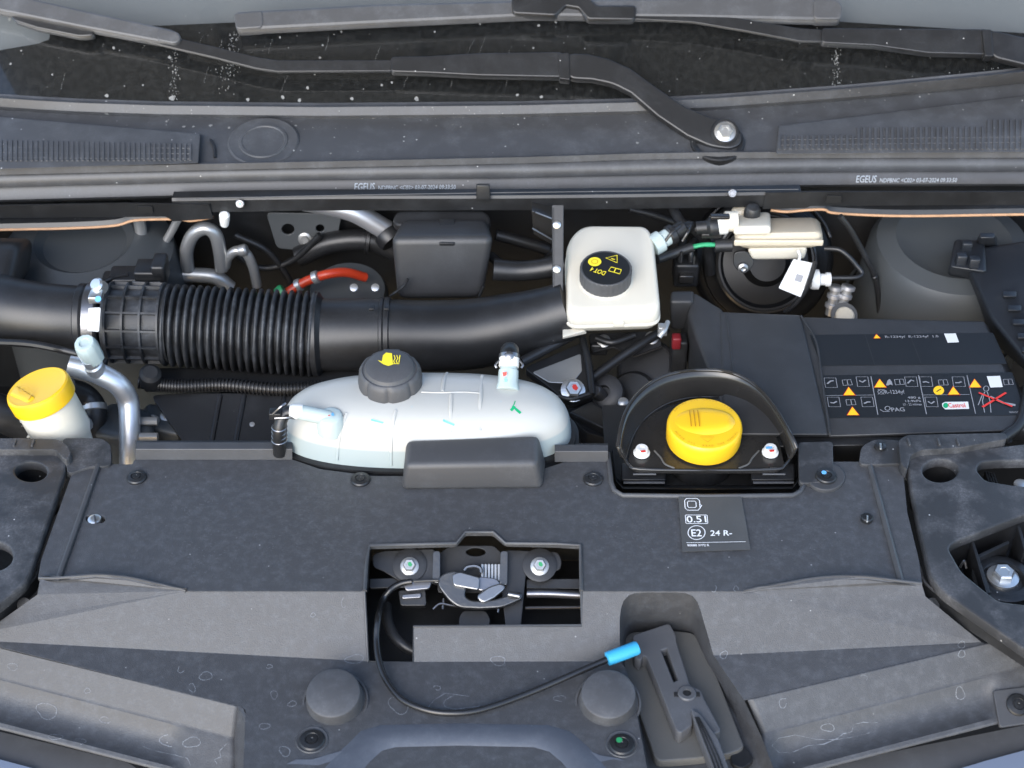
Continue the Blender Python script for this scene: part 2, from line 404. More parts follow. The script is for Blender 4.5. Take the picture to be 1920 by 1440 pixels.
# body flange with rusty edge, below the scuttle on both sides
def flange(label, pts, xdir):
    t = thing('body_flange', label, 'body flange', pts[len(pts) // 2], 'rust-edged flanges under the scuttle')
    V, F = [], []
    path = catmull(pts, 6)
    for p in path: V += [p, p + Vv((0, .004, .006)), p + Vv((0, .014, .008))]
    for i in range(len(path) - 1):
        for j in range(2): F.append((3 * i + j, 3 * i + j + 1, 3 * i + 4 + j, 3 * i + 3 + j))
    mesh('flange_plate', V, F, BLACK, t)
    tube('rusty_edge', pts, .0017, RUST, t, seg=8, n=6)
    return t
flange('black body flange with rusty lower edge on the left under the seal', [gy(x, y, .27) for x, y in ((-90, 434), (0, 431), (130, 428), (215, 423), (255, 413), (330, 411), (360, 414), (400, 407))], 1)
flange('black body flange with rusty lower edge on the right under the seal', [gy(x, y, .27) for x, y in ((1445, 394), (1475, 397), (1510, 394), (1545, 393), (1570, 400), (1700, 405), (1920, 402), (2010, 402))], 1)

# ================================================================== WINDSCREEN
WS = Plane((0, .418, .105), (0, -.574, .819))
def wsp(px, py, lift=0): return WS.up(lift).at(px, py)
wst = thing('windscreen', 'dusty dark windscreen glass above the scuttle panel', 'windscreen', (0, .45, .11))
base = [(-120, 172), (0, 176), (120, 184), (300, 190), (600, 193), (960, 190), (1200, 184), (1350, 176), (1600, 158), (1850, 134), (2040, 112)]
topL = [(x, -70) for x, y in base]
V = [wsp(*p) for p in base] + [wsp(*p) for p in topL]; n = len(base)
F = [(i, i + 1, n + i + 1, n + i) for i in range(n - 1)]
mesh('glass_pane', V, F, GLASS, wst)
frit_refl_pts = [(-120, 183), (0, 182), (190, 148), (300, 118), (296, 96), (460, 70), (960, 30), (1230, 22), (1500, 28), (1920, 62), (2040, 74)]
fr1 = [(x, -60 + 0 * y) for x, y in base]
def lerp_y(pts, x):
    for (a, b), (c, d) in zip(pts, pts[1:]):
        if a <= x <= c and c > a: return b + (d - b) * (x - a) / (c - a)
    return pts[-1][1]
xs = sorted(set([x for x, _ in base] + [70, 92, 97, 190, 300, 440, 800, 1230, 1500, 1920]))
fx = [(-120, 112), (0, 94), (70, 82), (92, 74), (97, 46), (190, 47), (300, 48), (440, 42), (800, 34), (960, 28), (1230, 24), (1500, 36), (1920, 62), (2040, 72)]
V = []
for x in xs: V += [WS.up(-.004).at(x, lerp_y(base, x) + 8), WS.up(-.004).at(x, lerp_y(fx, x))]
mesh('border_and_reflection', V, [(2 * i, 2 * i + 2, 2 * i + 3, 2 * i + 1) for i in range(len(xs) - 1)], FRIT_REFL, wst)  # black band also paints in the bonnet's dark reflection; upper edge follows it
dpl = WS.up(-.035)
das = mesh('sky_reflection_sheet', [dpl.at(-200, 230), dpl.at(2120, 230), dpl.at(2120, -160), dpl.at(-200, -160)], [(0, 1, 2, 3)], SKY_REFL); struct(das)  # grey sheet added under the glass, its colour standing in for reflected sky
# dirt on glass
wp = WS.up(.0006)
def blob(px, py, r, stretch=1.0):
    k = 9; return [(px + r * math.cos(2 * math.pi * i / k) * random.uniform(.6, 1.15), py + r * stretch * math.sin(2 * math.pi * i / k) * random.uniform(.6, 1.15)) for i in range(k)]
spots = [(570, 55, 3.5), (682, 39, 4.5), (525, 70, 2.5), (213, 90, 3), (20, 120, 2.5), (318, 108, 3.5), (268, 160, 2), (465, 187, 4), (530, 182, 4), (562, 188, 4), (600, 108, 2.5), (660, 185, 4), (782, 187, 3), (716, 160, 2.5), (577, 165, 3), (735, 155, 2.5), (780, 185, 4), (1010, 48, 3), (1042, 42, 2.5), (1000, 90, 2.5), (970, 178, 3), (1015, 182, 3), (820, 45, 2), (900, 45, 2.2), (605, 85, 2), (640, 60, 2), (200, 180, 4), (322, 184, 6), (98, 140, 2), (40, 95, 2), (18, 36, 3.5), (815, 60, 2), (790, 130, 2), (590, 140, 1.8)]
for _ in range(90): spots.append((random.uniform(0, 1900), random.uniform(30, 185), random.uniform(.5, 1.3)))
wb = lambda x: lerp_y(base, x)
flat('dirt_spots', [blob(x, min(y, wb(x) - 4), r) for x, y, r in spots], DIRT, wst, wp)['kind'] = 'stuff'
sp = []
for cx, y0, y1, s in ((327, 95, 188, 5), (425, 60, 180, 12), (1568, 85, 160, 4), (440, 60, 130, 10)):
    for _ in range(70): sp.append(blob(random.gauss(cx, s), random.uniform(y0, y1), random.uniform(.3, .9), random.uniform(1, 3)))
for _ in range(16):
    x = random.uniform(20, 1050); y = random.uniform(40, 150); dx = random.uniform(-8, -2)
    for k in range(9): sp.append(blob(x + dx * k * .25 + random.uniform(-1, 1), y + k * 3.5, random.uniform(.3, .9)))
flat('runoff_streaks', sp, DIRT, wst, wp)['kind'] = 'stuff'

# ================================================================== SCUTTLE (cowl) PANEL
ct = thing('windscreen_cowl', 'dusty dark grey plastic scuttle panel with air grilles below the windscreen', 'cowl', (0, .36, .08))
xs = list(range(-150, 2100, 75))
def low(x): return lerp_y([(-150, 322), (0, 318), (400, 308), (960, 296), (1300, 288), (2100, 285)], x)
rowsdef = [(lambda x: wb(x) + 0, .1052), (lambda x: wb(x) + 4, .1040), (lambda x: wb(x) + 8, .1075), (lambda x: wb(x) + 24, .0985), (lambda x: wb(x) + 30, .0920), (lambda x: wb(x) + 52, .0890), (lambda x: (wb(x) + 52 + low(x)) / 2, .0860), (lambda x: low(x) + 8, .079)]
V, F = [], []
for x in xs:
    zb0 = wsp(x, wb(x)).z
    for f, z in rowsdef: V.append(gz(x, f(x), .079 + (zb0 - .079) * (z - .079) / .0262))
k = len(rowsdef)
for i in range(len(xs) - 1):
    for j in range(k - 1): F.append((k * i + j, k * i + k + j, k * i + k + j + 1, k * i + j + 1))
cp = mesh('panel', V, F, COWL, ct, sharp=25)
chit = bvh_of([cp])
sweep('lower_lip', [gz(x, y, .085) for x, y in ((-120, 322), (0, 318), (400, 309), (960, 297), (1300, 288), (1920, 286), (2040, 285))], [(-.002, -.006), (.002, -.006), (.003, .001), (-.001, .002)], COWL, ct)
# raised grille boxes, ribs one by one
def grille(outline, z0, dz, ribrow, label):
    bot = [gz(x, y, .080) for x, y in outline]; top = [gz(x, y, z) for (x, y), z in zip(outline, dz)]
    g_ = hexa('grille_box', bot, top, COWL, ct, .0015, label)
    return g_
gl_ = grille([(-150, 322), (372, 306), (376, 251), (-150, 206)], 0, (.090, .090, .0975, .1035), None, 'left air grille')
gr_ = grille([(1455, 289), (2060, 284), (2060, 162), (1460, 236)], 0, (.090, .0885, .1065, .0985), None, 'right air grille')
ghl = bvh_of([gl_]); ghr = bvh_of([gr_])
ribmesh = None
def rib(par, hit, px, y0, y1, wpx):
    A, B, C = hit(px, y0), hit(px, y1), hit(px + wpx, y1)
    if not (A and B and C): return
    n_ = B[1]; W = (C[0] - B[0]).length; h = .0016
    s = Vv((1, 0, 0)) * W / 2
    bot = [B[0] - s - n_ * .001, B[0] + s - n_ * .001, A[0] + s - n_ * .001, A[0] - s - n_ * .001]
    hexa('rib', bot, [p + n_ * (h + .001) for p in bot], COWL, par, .0002, seg=1)
x = 1461
while x < 1925:
    y0 = 255 if x < 1600 else (241 if x < 1850 else 228)
    rib(gr_, ghr, x, y0 - (x - 1461) * .006, 281, 5.2); x += 10.6
for yy in (262, 272):
    A = [ghr(x, yy - (x - 1461) * .012) for x in range(1465, 1921, 30)]
    A = [q for q in A if q]
    tube('cross_bar', [q[0] for q in A], .0007, COWL, gr_, seg=6, n=1)
x = 2
while x < 366:
    rib(gl_, ghl, x, 264 + x * .02, 303 - x * .002, 4.6); x += 9.6
for yy in (276, 286, 296):
    A = [ghl(x, yy + x * .006) for x in range(0, 366, 30)]
    A = [q for q in A if q]
    tube('cross_bar', [q[0] for q in A], .0008, COWL, gl_, seg=6, n=1)
# round wiper-spindle blank on the left, raised seat on the right
def disc_on(px, py, rx, hit): 
    h = hit(px, py); return h
h = chit(492, 278)
lathe('spindle_cover', [(.043, -.006), (.043, .0025), (.041, .004), (.038, .0035), (.030, .003), (.029, .0045), (.026, .0045), (.025, .0035), (0, .0035)], h[0] + Vv((0, .012, 0)), h[1], COWL, ct, seg=48)
h = chit(1345, 268)
lathe('spindle_seat', [(.033, -.01), (.033, .003), (.031, .004), (.026, .003), (.024, -.002), (0, -.002)], h[0], h[1], BLACK, ct, seg=40)
tube('clip', [chit(395, 265)[0] + Vv((0, 0, .002)), chit(402, 280)[0] + Vv((0, 0, .003)), chit(403, 298)[0] + Vv((0, 0, .002))], .0016, BLACK, ct, seg=8)
sp = []
for _ in range(110):
    x = random.uniform(0, 1900); y = random.uniform(wb(x) + 5, wb(x) + 50)
    h = chit(x, y)
    if h: sp.append((h, random.uniform(.0004, .0011)))
for x, y, r in ((200, 213, .003), (312, 228, .0022), (345, 238, .0025), (362, 238, .002), (395, 236, .0025), (430, 240, .0022), (520, 232, .002), (555, 236, .002), (700, 222, .0016), (1195, 268, .0022), (620, 288, .0016)):
    h = chit(x, y)
    if h: sp.append((h, r))
V, F = [], []
for (p, nn), r in sp:
    b = len(V); u = nn.orthogonal().normalized(); v = nn.cross(u); kk = 8
    V += [p + nn * .0004 + (u * math.cos(6.283 * i / kk) + v * math.sin(6.283 * i / kk)) * r * random.uniform(.6, 1.1) for i in range(kk)]; F.append(tuple(range(b, b + kk)))
mesh('dirt_spots', V, F, DIRT, ct, sharp=None, weld=False)['kind'] = 'stuff'

# ================================================================== WIPERS
def wiper(label, name_parts):
    pass
WP = WS.up(.030)
w1 = thing('wiper_arm', 'black wiper arm pivoted in mid scuttle by a silver nut', 'wiper', WP.at(1360, 245), 'windscreen wipers')
plate('arm_head', [(1062, 102), (1100, 103), (1140, 112), (1180, 130), (1230, 166), (1280, 200), (1330, 222), (1368, 228), (1388, 248), (1388, 268), (1370, 276), (1335, 272), (1290, 252), (1235, 215), (1185, 172), (1150, 154), (1110, 146), (1066, 144)], WP, .012, ARM, w1, r=.010, bev=.002)
lathe('spindle_boss', [(.017, -.045), (.017, .001), (.0155, .003), (.0135, .003), (.0125, 0), (0, 0)], WP.at(1359, 248), WP.n, ARM, w1, seg=36)
hexhead('nut', WP.at(1359, 249) + WP.n * .0002, WP.n, .0095, .007, ZINC, w1)
plate('hinge', [(1047, 101), (1066, 100), (1068, 148), (1050, 146)], WP.up(.002), .014, BLACK, w1, r=.001)
plate('arm_channel', [(735, 108), (800, 107), (900, 101), (1052, 99), (1052, 142), (900, 139), (800, 134), (735, 132)], WP.up(.001), .012, ARM, w1, r=.003, bev=.0015)
plate('arm_rod', [(738, 114), (520, 114), (480, 108), (400, 88), (330, 72), (200, 40), (60, 6), (56, 22), (200, 58), (330, 90), (400, 106), (480, 127), (520, 133), (738, 132)], WP.up(-.001), .005, ARM, w1, r=.01, bev=.001)
bl = plate('blade', [(-60, -45), (30, -6), (170, 26), (320, 58), (334, 66), (330, 76), (300, 74), (150, 46), (30, 22), (-60, 4)], WP.up(.004), .016, BLADE, w1, r=.004, bev=.003)
plate('blade_cap', [(300, 54), (332, 62), (336, 72), (328, 79), (296, 73)], WP.up(.005), .018, BLADE, bl, r=.004, bev=.002)
plate('blade_holder', [(20, 2), (110, 22), (160, 50), (176, 64), (150, 66), (70, 50), (26, 36)], WP.up(-.004), .012, ARM, w1, r=.006, bev=.002)
w2 = thing('wiper_arm', 'black wiper arm entering from the right edge with a long blade along the top', 'wiper', WP.at(1920, 95), 'windscreen wipers')
plate('arm_head', [(1858, 58), (1920, 72), (2060, 110), (2060, 160), (1920, 118), (1862, 104)], WP.up(.003), .012, ARM, w2, r=.008, bev=.002)
plate('hinge', [(1843, 56), (1858, 56), (1862, 104), (1848, 104)], WP.up(.006), .014, BLACK, w2, r=.001)
plate('arm_channel', [(1543, 54), (1680, 55), (1850, 56), (1852, 100), (1740, 97), (1640, 83), (1543, 78)], WP.up(.002), .012, ARM, w2, r=.003, bev=.0015)
plate('arm_rod', [(1548, 57), (1500, 54), (1400, 38), (1300, 22), (1180, 12), (1180, 34), (1300, 40), (1400, 57), (1500, 76), (1548, 77)], WP.up(-.001), .005, ARM, w2, r=.01, bev=.001)
plate('blade_holder', [(962, -4), (1100, -6), (1118, 12), (1190, 12), (1188, 34), (1104, 33), (1086, 12), (1060, 8), (1040, 26), (964, 22)], WP.up(.006), .014, ARM, w2, r=.003, bev=.002)
bl = plate('blade', [(446, 26), (700, 12), (1000, 4), (1300, 0), (1530, -2), (1530, 32), (1300, 27), (1000, 24), (700, 38), (450, 51)], WP.up(.000), .016, BLADE, w2, r=.003, bev=.004)
plate('blade_cap', [(441, 26), (490, 22), (490, 49), (445, 52)], WP.up(.0015), .019, BLADE, bl, r=.004, bev=.002)
plate('blade_cap', [(1528, -1), (1568, 1), (1577, 10), (1575, 33), (1528, 33)], WP.up(.0015), .019, BLADE, bl, r=.004, bev=.002)

# ================================================================== BONNET SEAL + SCUTTLE CROSSMEMBER
se = thing('bonnet_seal', 'long grey rubber bonnet seal with printed lettering across the bay', 'rubber seal', (0, .30, .06))
S = [(-110, 362), (0, 358), (300, 350), (480, 346), (760, 342), (960, 340), (1300, 333), (1600, 329), (1920, 328), (2030, 328)]
sweep('upper_bead', [gz(x, y - 24, .068) for x, y in S], [(-.010, -.007), (-.012, .0), (-.009, .006), (-.003, .010), (.006, .010), (.013, .006), (.016, -.002), (.010, -.008)], SEALM, se, sharp=50)
sweep('lower_bead', [gz(x, y + 1, .050) for x, y in S], [(-.006, -.011), (-.0095, -.006), (-.003, .0085), (.0, .0105), (.006, .0105), (.010, .0), (.006, -.011)], SEALM, se, sharp=35)
for p0, p1, pp in (((665, 349), (855, 341), 760), ((1603, 334), (1792, 332), 1700)):
    yy = lerp_y(S, pp); c = gz(pp, yy + 1, .050)
    # printed face runs from (-.0095,-.006) to (-.003,.0085)
    tl = Plane(c + Vv((0, -.00625, .00125)), Vv((0, -.0145, .0065)))
    L0, L1 = tl.uv(tl.at(*p0))[0], tl.uv(tl.at(*p1))[0]
    y0 = lerp_y(S, p0[0]); y1 = lerp_y(S, p1[0])
    A = gz(p0[0], y0 + 1, .050) + Vv((0, -.0085, -.0037)); B = gz(p1[0], y1 + 1, .050) + Vv((0, -.0085, -.0037))
    D = B - A; nn = tl.n
    e = A + D * .215
    text('printed_lettering', 'EGEUS', tuple(A), tuple(e), 0, tl, GREYPR, se) if False else None
    def tx(s, f0, f1, hh):
        a, b = A + D * f0, A + D * f1
        cu = bpy.data.curves.new('t', 'FONT'); cu.body = s; cu.shear = .15; cu.resolution_u = 2; cu.offset = .01
        ob = bpy.data.objects.new('tmp', cu); me = bpy.data.meshes.new_from_object(ob); bpy.data.objects.remove(ob); bpy.data.curves.remove(cu)
        xx = [v.co.x for v in me.vertices]; x0, x1 = min(xx), max(xx); ym = max(v.co.y for v in me.vertices)
        u = (b - a).normalized(); v_ = nn.cross(u)
        for q in me.vertices: q.co = a + nn * .0007 + u * ((q.co.x - x0) / (x1 - x0) * (b - a).length) + v_ * (q.co.y / ym * hh)
        me.materials.clear(); link('printed_lettering', me, SEALTXT, se, None, None)
    tx('EGEUS', 0, .205, .0085); tx('NDPBNC <C02> 03-07-2024 09:33:50', .235, 1, .0052)
cm = thing('scuttle_crossmember', 'black crossmember under the bonnet seal with screws and clips', 'crossmember', (0, .29, .03))
S2 = [(-110, 388), (0, 386), (300, 378), (700, 372), (960, 369), (1300, 362), (1600, 357), (2030, 353)]
sweep('channel', [gz(x, y, .040) + Vv((0, .028, -.006)) for x, y in S2], [(-.004, -.006), (-.004, .003), (.03, .004), (.03, -.006)], DARK, cm)
pf = [(-.003, -.010), (-.004, .007), (-.002, .010), (.012, .010), (.012, -.010)]
sweep('front_rail', [gy(x, y, .270) for x, y in ((325, 383), (600, 379), (960, 378), (1300, 374), (1500, 370))], pf, BLACK, cm)
tube('bright_edge', [gy(x, y, .2635) for x, y in ((328, 374), (600, 367), (960, 361), (1300, 357), (1497, 355))], .0006, COVERD, cm, seg=6)
def rail(label, top, bot, notch):
    V = [gy(x, y, .262) for x, y in top]; B = [gy(x, y, .266) for x, y in bot]; nn = len(V)
    p = [q + Vv((0, .004, -.001)) for q in V]; b2 = [q + Vv((0, .004, 0)) for q in B]
    F = [(i, i + 1, nn + i + 1, nn + i) for i in range(nn - 1)] + [(i, 2 * nn + i, 2 * nn + i + 1, i + 1) for i in range(nn - 1)]
    r_ = mesh('side_rail', V + B + p + b2, F + [(nn + i, nn + i + 1, 3 * nn + i + 1, 3 * nn + i) for i in range(nn - 1)], BLACKS, cm, label)
    lp = Plane(V[1], (0, -1, .2))
    q = Plane((V[nn // 2] + B[nn // 2]) / 2 + Vv((0, -.003, 0)), (V[1] - V[0]).cross(B[0] - V[0]) * -1)
    if q.n.y > 0: q = Plane(q.o, -q.n)
    plate('slot', notch, q, .002, DEEP, r_, r=.002, bev=.0002)
rail('left side rail', [(-100, 388), (0, 386), (230, 382), (315, 383), (392, 384)], [(-100, 412), (0, 409), (310, 406), (325, 415), (400, 410)], [(258, 388), (285, 388), (287, 400), (262, 401)])
rail('right side rail', [(1436, 362), (1520, 360), (1640, 360), (1800, 360), (2030, 360)], [(1430, 392), (1512, 390), (1520, 386), (1800, 385), (2030, 384)], [(1551, 368), (1578, 368), (1577, 381), (1548, 381)])
for px, py, mk in ((450, 382, BLUEM), (1373, 362, None)):
    p = gy(px, py, .260)
    hexhead('screw', p, (0, -1, .5), .0036, .003, STEELD, cm, mark=mk)
hexa('clip', [gy(x, y, .258) for x, y in ((893, 375), (920, 375))] + [gy(x, y, .275) for x, y in ((920, 372), (893, 372))], [gy(x, y, .260) for x, y in ((893, 347), (918, 347))] + [gy(x, y, .275) for x, y in ((918, 344), (893, 344))], BLACKS, cm, .0015)
p = gy(421, 411, .265); lathe('white_plug', [(.005, -.010), (.0062, 0), (.0062, .008), (.004, .010), (0, .010)], p, (.15, -.3, 1), PAPER, cm, seg=16)
p = gy(1410, 400, .255); lathe('rubber_bump_stop', [(.0085, -.014), (.0095, -.006), (.0095, .006), (.007, .010), (.004, .011), (0, .011)], p, (0, -.15, 1), RUBBER, cm, seg=24, rf=lambda a, k: 1 + .03 * math.cos(12 * a))

# ================================================================== RAISED BONNET (above the frame; shades the bay)
hb = thing('raised_bonnet', 'open bonnet raised over the engine bay', 'bonnet', (0, .50, .36))
HB0, HBA, HBL = Vv((0, .52, .34)), R(45), .95
hd = Vv((0, -math.cos(HBA), math.sin(HBA))); hn = Vv((0, math.sin(HBA), math.cos(HBA)))
V, F = [], []
for j in range(9):
    for i in range(17):
        u = i / 8 - 1; t = j / 8; bulge = .05 * (1 - u * u) * math.sin(math.pi * min(1, t * .8 + .2)) 
        wdt = .74 - .06 * t * t
        V.append(HB0 + Vv((u * wdt, 0, 0)) + hd * (t * HBL - .04 * u * u) + hn * bulge)
for j in range(8):
    for i in range(16): a = j * 17 + i; F.append((a, a + 1, a + 18, a + 17))
mesh('outer_skin', [v + hn * .02 for v in V], F, PAINT, hb); mesh('inner_panel', V, F, HOODM, hb)
for u in (-.6, -.2, .2, .6):
    tube('stiffening_rib', [HB0 + Vv((u * .7, 0, 0)) + hd * t * HBL + hn * (.04 * (1 - u * u) * math.sin(math.pi * min(1, t * .8 + .2)) - .006) for t in (.06, .3, .6, .92)], .014, HOODM, hb, seg=8)

# ================================================================== FRONT COVER
cv = thing('radiator_cover', 'large dark grey plastic cover over the radiator across the front', 'engine bay cover', (0, -.25, -.05))
Z0 = HZ(0)
PF = Plane(gz(960, 1108, 0), (0, -math.sin(R(44)), math.cos(R(44))))
def pf_(px, py): return PF.at(px, py)
ZC = pf_(700, 1240).z
main = [(160, 871), (250, 871), (252, 862), (548, 862), (600, 880), (700, 893), (900, 893), (1000, 886), (1060, 866), (1142, 866), (1146, 905), (1166, 930), (1488, 930), (1508, 912), (1502, 866), (1612, 866), (1690, 868), (1694, 900), (1700, 960), (1722, 1050), (1728, 1096),
        (1690, 1092), (1620, 1082), (1540, 1084), (1460, 1097), (1395, 1108), (1090, 1108), (1089, 1024), (1040, 1021), (948, 1019), (925, 999), (872, 999), (855, 1020), (692, 1024), (687, 1060), (683, 1108), (350, 1108), (300, 1098), (240, 1085), (180, 1080), (110, 1086), (72, 1086), (78, 1050), (110, 960), (135, 890)]
slotL = [(160, 966), (172, 964), (196, 966), (200, 974), (194, 981), (166, 982), (159, 975)]
mp = plate('top_panel', main, Z0, .004, COVER, cv, r=.003, bev=.0008, holes=[(slotL, .003)])
# front facets
V, F = [], []; idx = {}
def vt(p):
    key = tuple(round(c, 5) for c in p)
    if key not in idx: idx[key] = len(V); V.append(Vv(p))
    return idx[key]
def face(pts): F.append(tuple(vt(p) for p in pts))
f = pf_
Zt = lambda x, y, z=0: gz(x, y, z)
face([f(350, 1108), f(0, 1180), f(0, 1203), f(690, 1240), f(683, 1108)])
face([f(0, 1180), f(-90, 1198), f(-90, 1199), f(0, 1203)])
fan = [f(0, 1180), Zt(0, 1165, -.0205), Zt(70, 1115, -.004), Zt(74, 1084, .004), Zt(110, 1084, .007), Zt(180, 1078, .010), Zt(240, 1083, .008), Zt(300, 1096, .004)]
for a_, b_ in zip(fan, fan[1:]): face([f(350, 1108), b_, a_])
def crest(pts):
    for a_, b_ in zip(pts, pts[1:]): face([a_, b_, Vv((b_.x, b_.y + .003, -.003)), Vv((a_.x, a_.y + .003, -.003))])
crest(fan[3:] + [f(350, 1108)])
face([f(0, 1180), Zt(0, 1165, -.0205), Zt(-90, 1192, -.0300), f(-90, 1198)])
face([f(1090, 1108), f(1090, 1172), f(775, 1174), f(775, 1241), f(1163, 1240), f(1162, 1200), f(1162, 1160), f(1164, 1142), f(1169, 1127), f(1178, 1117), f(1190, 1112)])
face([f(1090, 1108), f(1190, 1112), f(1215, 1111), f(1240, 1111), f(1265, 1111), f(1285, 1112), f(1395, 1108)])
face([f(1395, 1108), f(1285, 1112), f(1298, 1117), f(1307, 1127), f(1313, 1142), f(1318, 1160), f(1324, 1180), f(1338, 1229), f(1840, 1204)])
fan = [f(1840, 1204), Zt(1795, 1168, -.021), Zt(1735, 1118, -.004), Zt(1728, 1094, .004), Zt(1690, 1090, .007), Zt(1620, 1081, .010), Zt(1540, 1083, .008), Zt(1460, 1096, .004)]
for a_, b_ in zip(fan, fan[1:]): face([f(1395, 1108), a_, b_])
crest(fan[2:] + [f(1395, 1108)])
# dark band + centre panel (level)
zL = f(0, 1203).z; zR = f(1840, 1204).z
cL = Zt(455, 1326, ZC)
face([f(0, 1203), Zt(0, 1213, zL - .001), cL, f(690, 1240)])
face([f(-90, 1199), Zt(-90, 1191 + 2, zL), Zt(0, 1213, zL - .001), f(0, 1203)])
ctr = [(460, 1338), (458, 1400), (452, 1520), (1232, 1520), (1213, 1440), (1200, 1370), (1185, 1290), (1172, 1252)]
face([f(690, 1240), cL] + [Zt(x, y, ZC) for x, y in ctr] + [f(1163, 1240), f(775, 1241)])
cR = Zt(1395, 1312, ZC)
face([f(1338, 1229), cR, Zt(1850, 1208, zR - .001), f(1840, 1204)])
fm = mesh('front_panel', V, F, COVER, cv, sharp=3)
def soften(o, w_, seg=2, ang=8):
    m = o.modifiers.new('edge_rounding', 'BEVEL'); m.width = w_; m.segments = seg; m.limit_method = 'ANGLE'; m.angle_limit = R(ang); m.harden_normals = True
soften(fm, .005, 4, 10)
so_ = fm.modifiers.new('wall', 'SOLIDIFY'); so_.thickness = .0025; so_.offset = -1
wn_ = fm.modifiers.new('flat_facets', 'WEIGHTED_NORMAL'); wn_.weight = 90; wn_.keep_sharp = True
# lower scooped facets
def scoop(name, A0, A1, B0, B1, zA0, zA1, n, m0, m1, flip, label):
    """A edge, B fold; below B the surface rolls into a long scoop between fractions m0..m1"""
    steps = [(0, 0, 0), (4, 20, 24), (12, 24, 52), (20, 24, 52), (30, 24, 48), (42, 24, 34), (54, 24, 20), (66, 22, 6), (76, 20, -4), (84, 18, -14), (90, 18, 22), (96, 18, 18)]
    tp, ts, pl_, ps = [], [], 0, 0; prev = 0
    for off, tpn, tsc in steps:
        d = off - prev; prev = off
        dz = lambda t: math.sin(R(t)) * .508e-3 / math.sin(R(52 + t)) * d
        pl_ -= dz(tpn); ps -= dz(tsc); tp.append(pl_); ts.append(ps)
    V, F = [], []
    for i in range(n + 1):
        t = i / n
        ax, ay = A0[0] + (A1[0] - A0[0]) * t, A0[1] + (A1[1] - A0[1]) * t; bx, by = B0[0] + (B1[0] - B0[0]) * t, B0[1] + (B1[1] - B0[1]) * t
        zA = zA0 + (zA1 - zA0) * t; zB = zA - .36e-3 * (by - ay) * 1.0
        def ss(e0, e1, v):
            v = max(0, min(1, (v - e0) / (e1 - e0))); return v * v * (3 - 2 * v)
        m = ss(m0, m0 + .05, t) * (1 - ss(m1 - .05, m1, t))
        V += [gz(ax + (bx - ax) * q_, ay + (by - ay) * q_, zA + (zB - zA) * q_) for q_ in (0, .05, .5, .95)]
        for (off, _, _), a_, s_ in zip(steps, tp, ts): V.append(gz(bx, by + off, zB + a_ * (1 - m) + s_ * m))
    k = 4 + len(steps)
    for i in range(n):
        for j in range(k - 1):
            q = (k * i + j, k * i + k + j, k * i + k + j + 1, k * i + j + 1); F.append(q if not flip else q[::-1])
    o = mesh(name, V, F, COVER, cv, label, sharp=28); s2 = o.modifiers.new('wall', 'SOLIDIFY'); s2.thickness = .0025; s2.offset = -1
    return o, V, k
sl_o, VL, kL = scoop('lower_scoop', (-90, 1191), (447, 1324), (-90, 1248), (440, 1384), zL - .001, ZC, 48, -.2, .83, False, 'left lower scoop of the cover')
sr_o, VR, kR = scoop('lower_scoop', (1402, 1312), (1990, 1174), (1428, 1375), (1990, 1230), ZC, zR + .004, 48, .02, .80, False, 'right lower scoop of the cover')
# end walls of the scoops
e = VL[-kL:]
W_ = [(445, 1325), (452, 1326), (458, 1336), (459, 1350), (458, 1400), (455, 1450), (452, 1520)]
V, F = [], []
tops = [Zt(460, 1331 + (i * 16), ZC) for i in range(len(e))]
for p, q in zip(e, tops): V += [p, q]
mesh('scoop_end', V, [(2 * i, 2 * i + 1, 2 * i + 3, 2 * i + 2) for i in range(len(e) - 1)], COVER, cv)
# pocket (channel) for the release handle
ZP = ZC - .030
rimp = [(1232, 1520), (1213, 1440), (1200, 1370), (1185, 1290), (1172, 1252), (1163, 1240), (1162, 1200), (1162, 1160), (1164, 1142), (1169, 1127), (1178, 1117), (1190, 1112), (1215, 1111), (1240, 1111), (1265, 1111), (1285, 1112), (1298, 1117), (1307, 1127), (1313, 1142), (1318, 1160), (1324, 1180), (1338, 1229), (1395, 1312), (1428, 1382), (1450, 1440), (1475, 1520)]
flo = [(1240, 1520), (1220, 1445), (1208, 1380), (1194, 1310), (1184, 1275), (1178, 1262), (1176, 1225), (1177, 1205), (1180, 1198), (1184, 1193), (1190, 1190), (1198, 1188), (1217, 1187), (1240, 1187), (1262, 1187), (1278, 1187), (1288, 1189), (1296, 1193), (1300, 1198), (1304, 1206), (1308, 1216), (1322, 1248), (1374, 1332), (1406, 1402), (1424, 1448), (1448, 1520)]
RM = [f(x, y) if y <= 1241 else Zt(x, y, ZC - (.012 if x > 1420 else 0)) for x, y in rimp]; FLr = [Zt(x, y, ZP) for x, y in flo]
V, F = [], []; n = len(RM)
for t, dz in ((0, 0), (.06, -.0012), (.35, -.004), (.7, -.003), (1, 0)): V += [a_.lerp(b_, t) + Vv((0, 0, dz)) for a_, b_ in zip(RM, FLr)]
for r_ in range(4):
    for i_ in range(n - 1): F.append((r_ * n + i_, r_ * n + i_ + 1, (r_ + 1) * n + i_ + 1, (r_ + 1) * n + i_))
F.append(tuple(range(4 * n, 5 * n)))
pk = mesh('handle_pocket', V, F, COVER, cv, sharp=70)
cov_hit = bvh_of([mp, fm, sl_o, sr_o])
# back lips
def lip(x0, x1, r0, r1, r2, z):
    V = []
    for x, s in ((x0, 0), (x0 + (x1 - x0) * .5, 0), (x1, 0)): V += [gz(x, r0, .0005), gz(x, r1, z), gz(x, r2, z), gz(x, r2 - 3, -.02)]
    return mesh('back_lip', V, [(4 * i + j, 4 * i + 4 + j, 4 * i + 5 + j, 4 * i + 1 + j) for i in range(2) for j in range(3)], COVERD, cv)
soften(lip(254, 548, 862, 842, 829, .013), .001)
soften(lip(1040, 1140, 866, 846, 834, .013), .001)
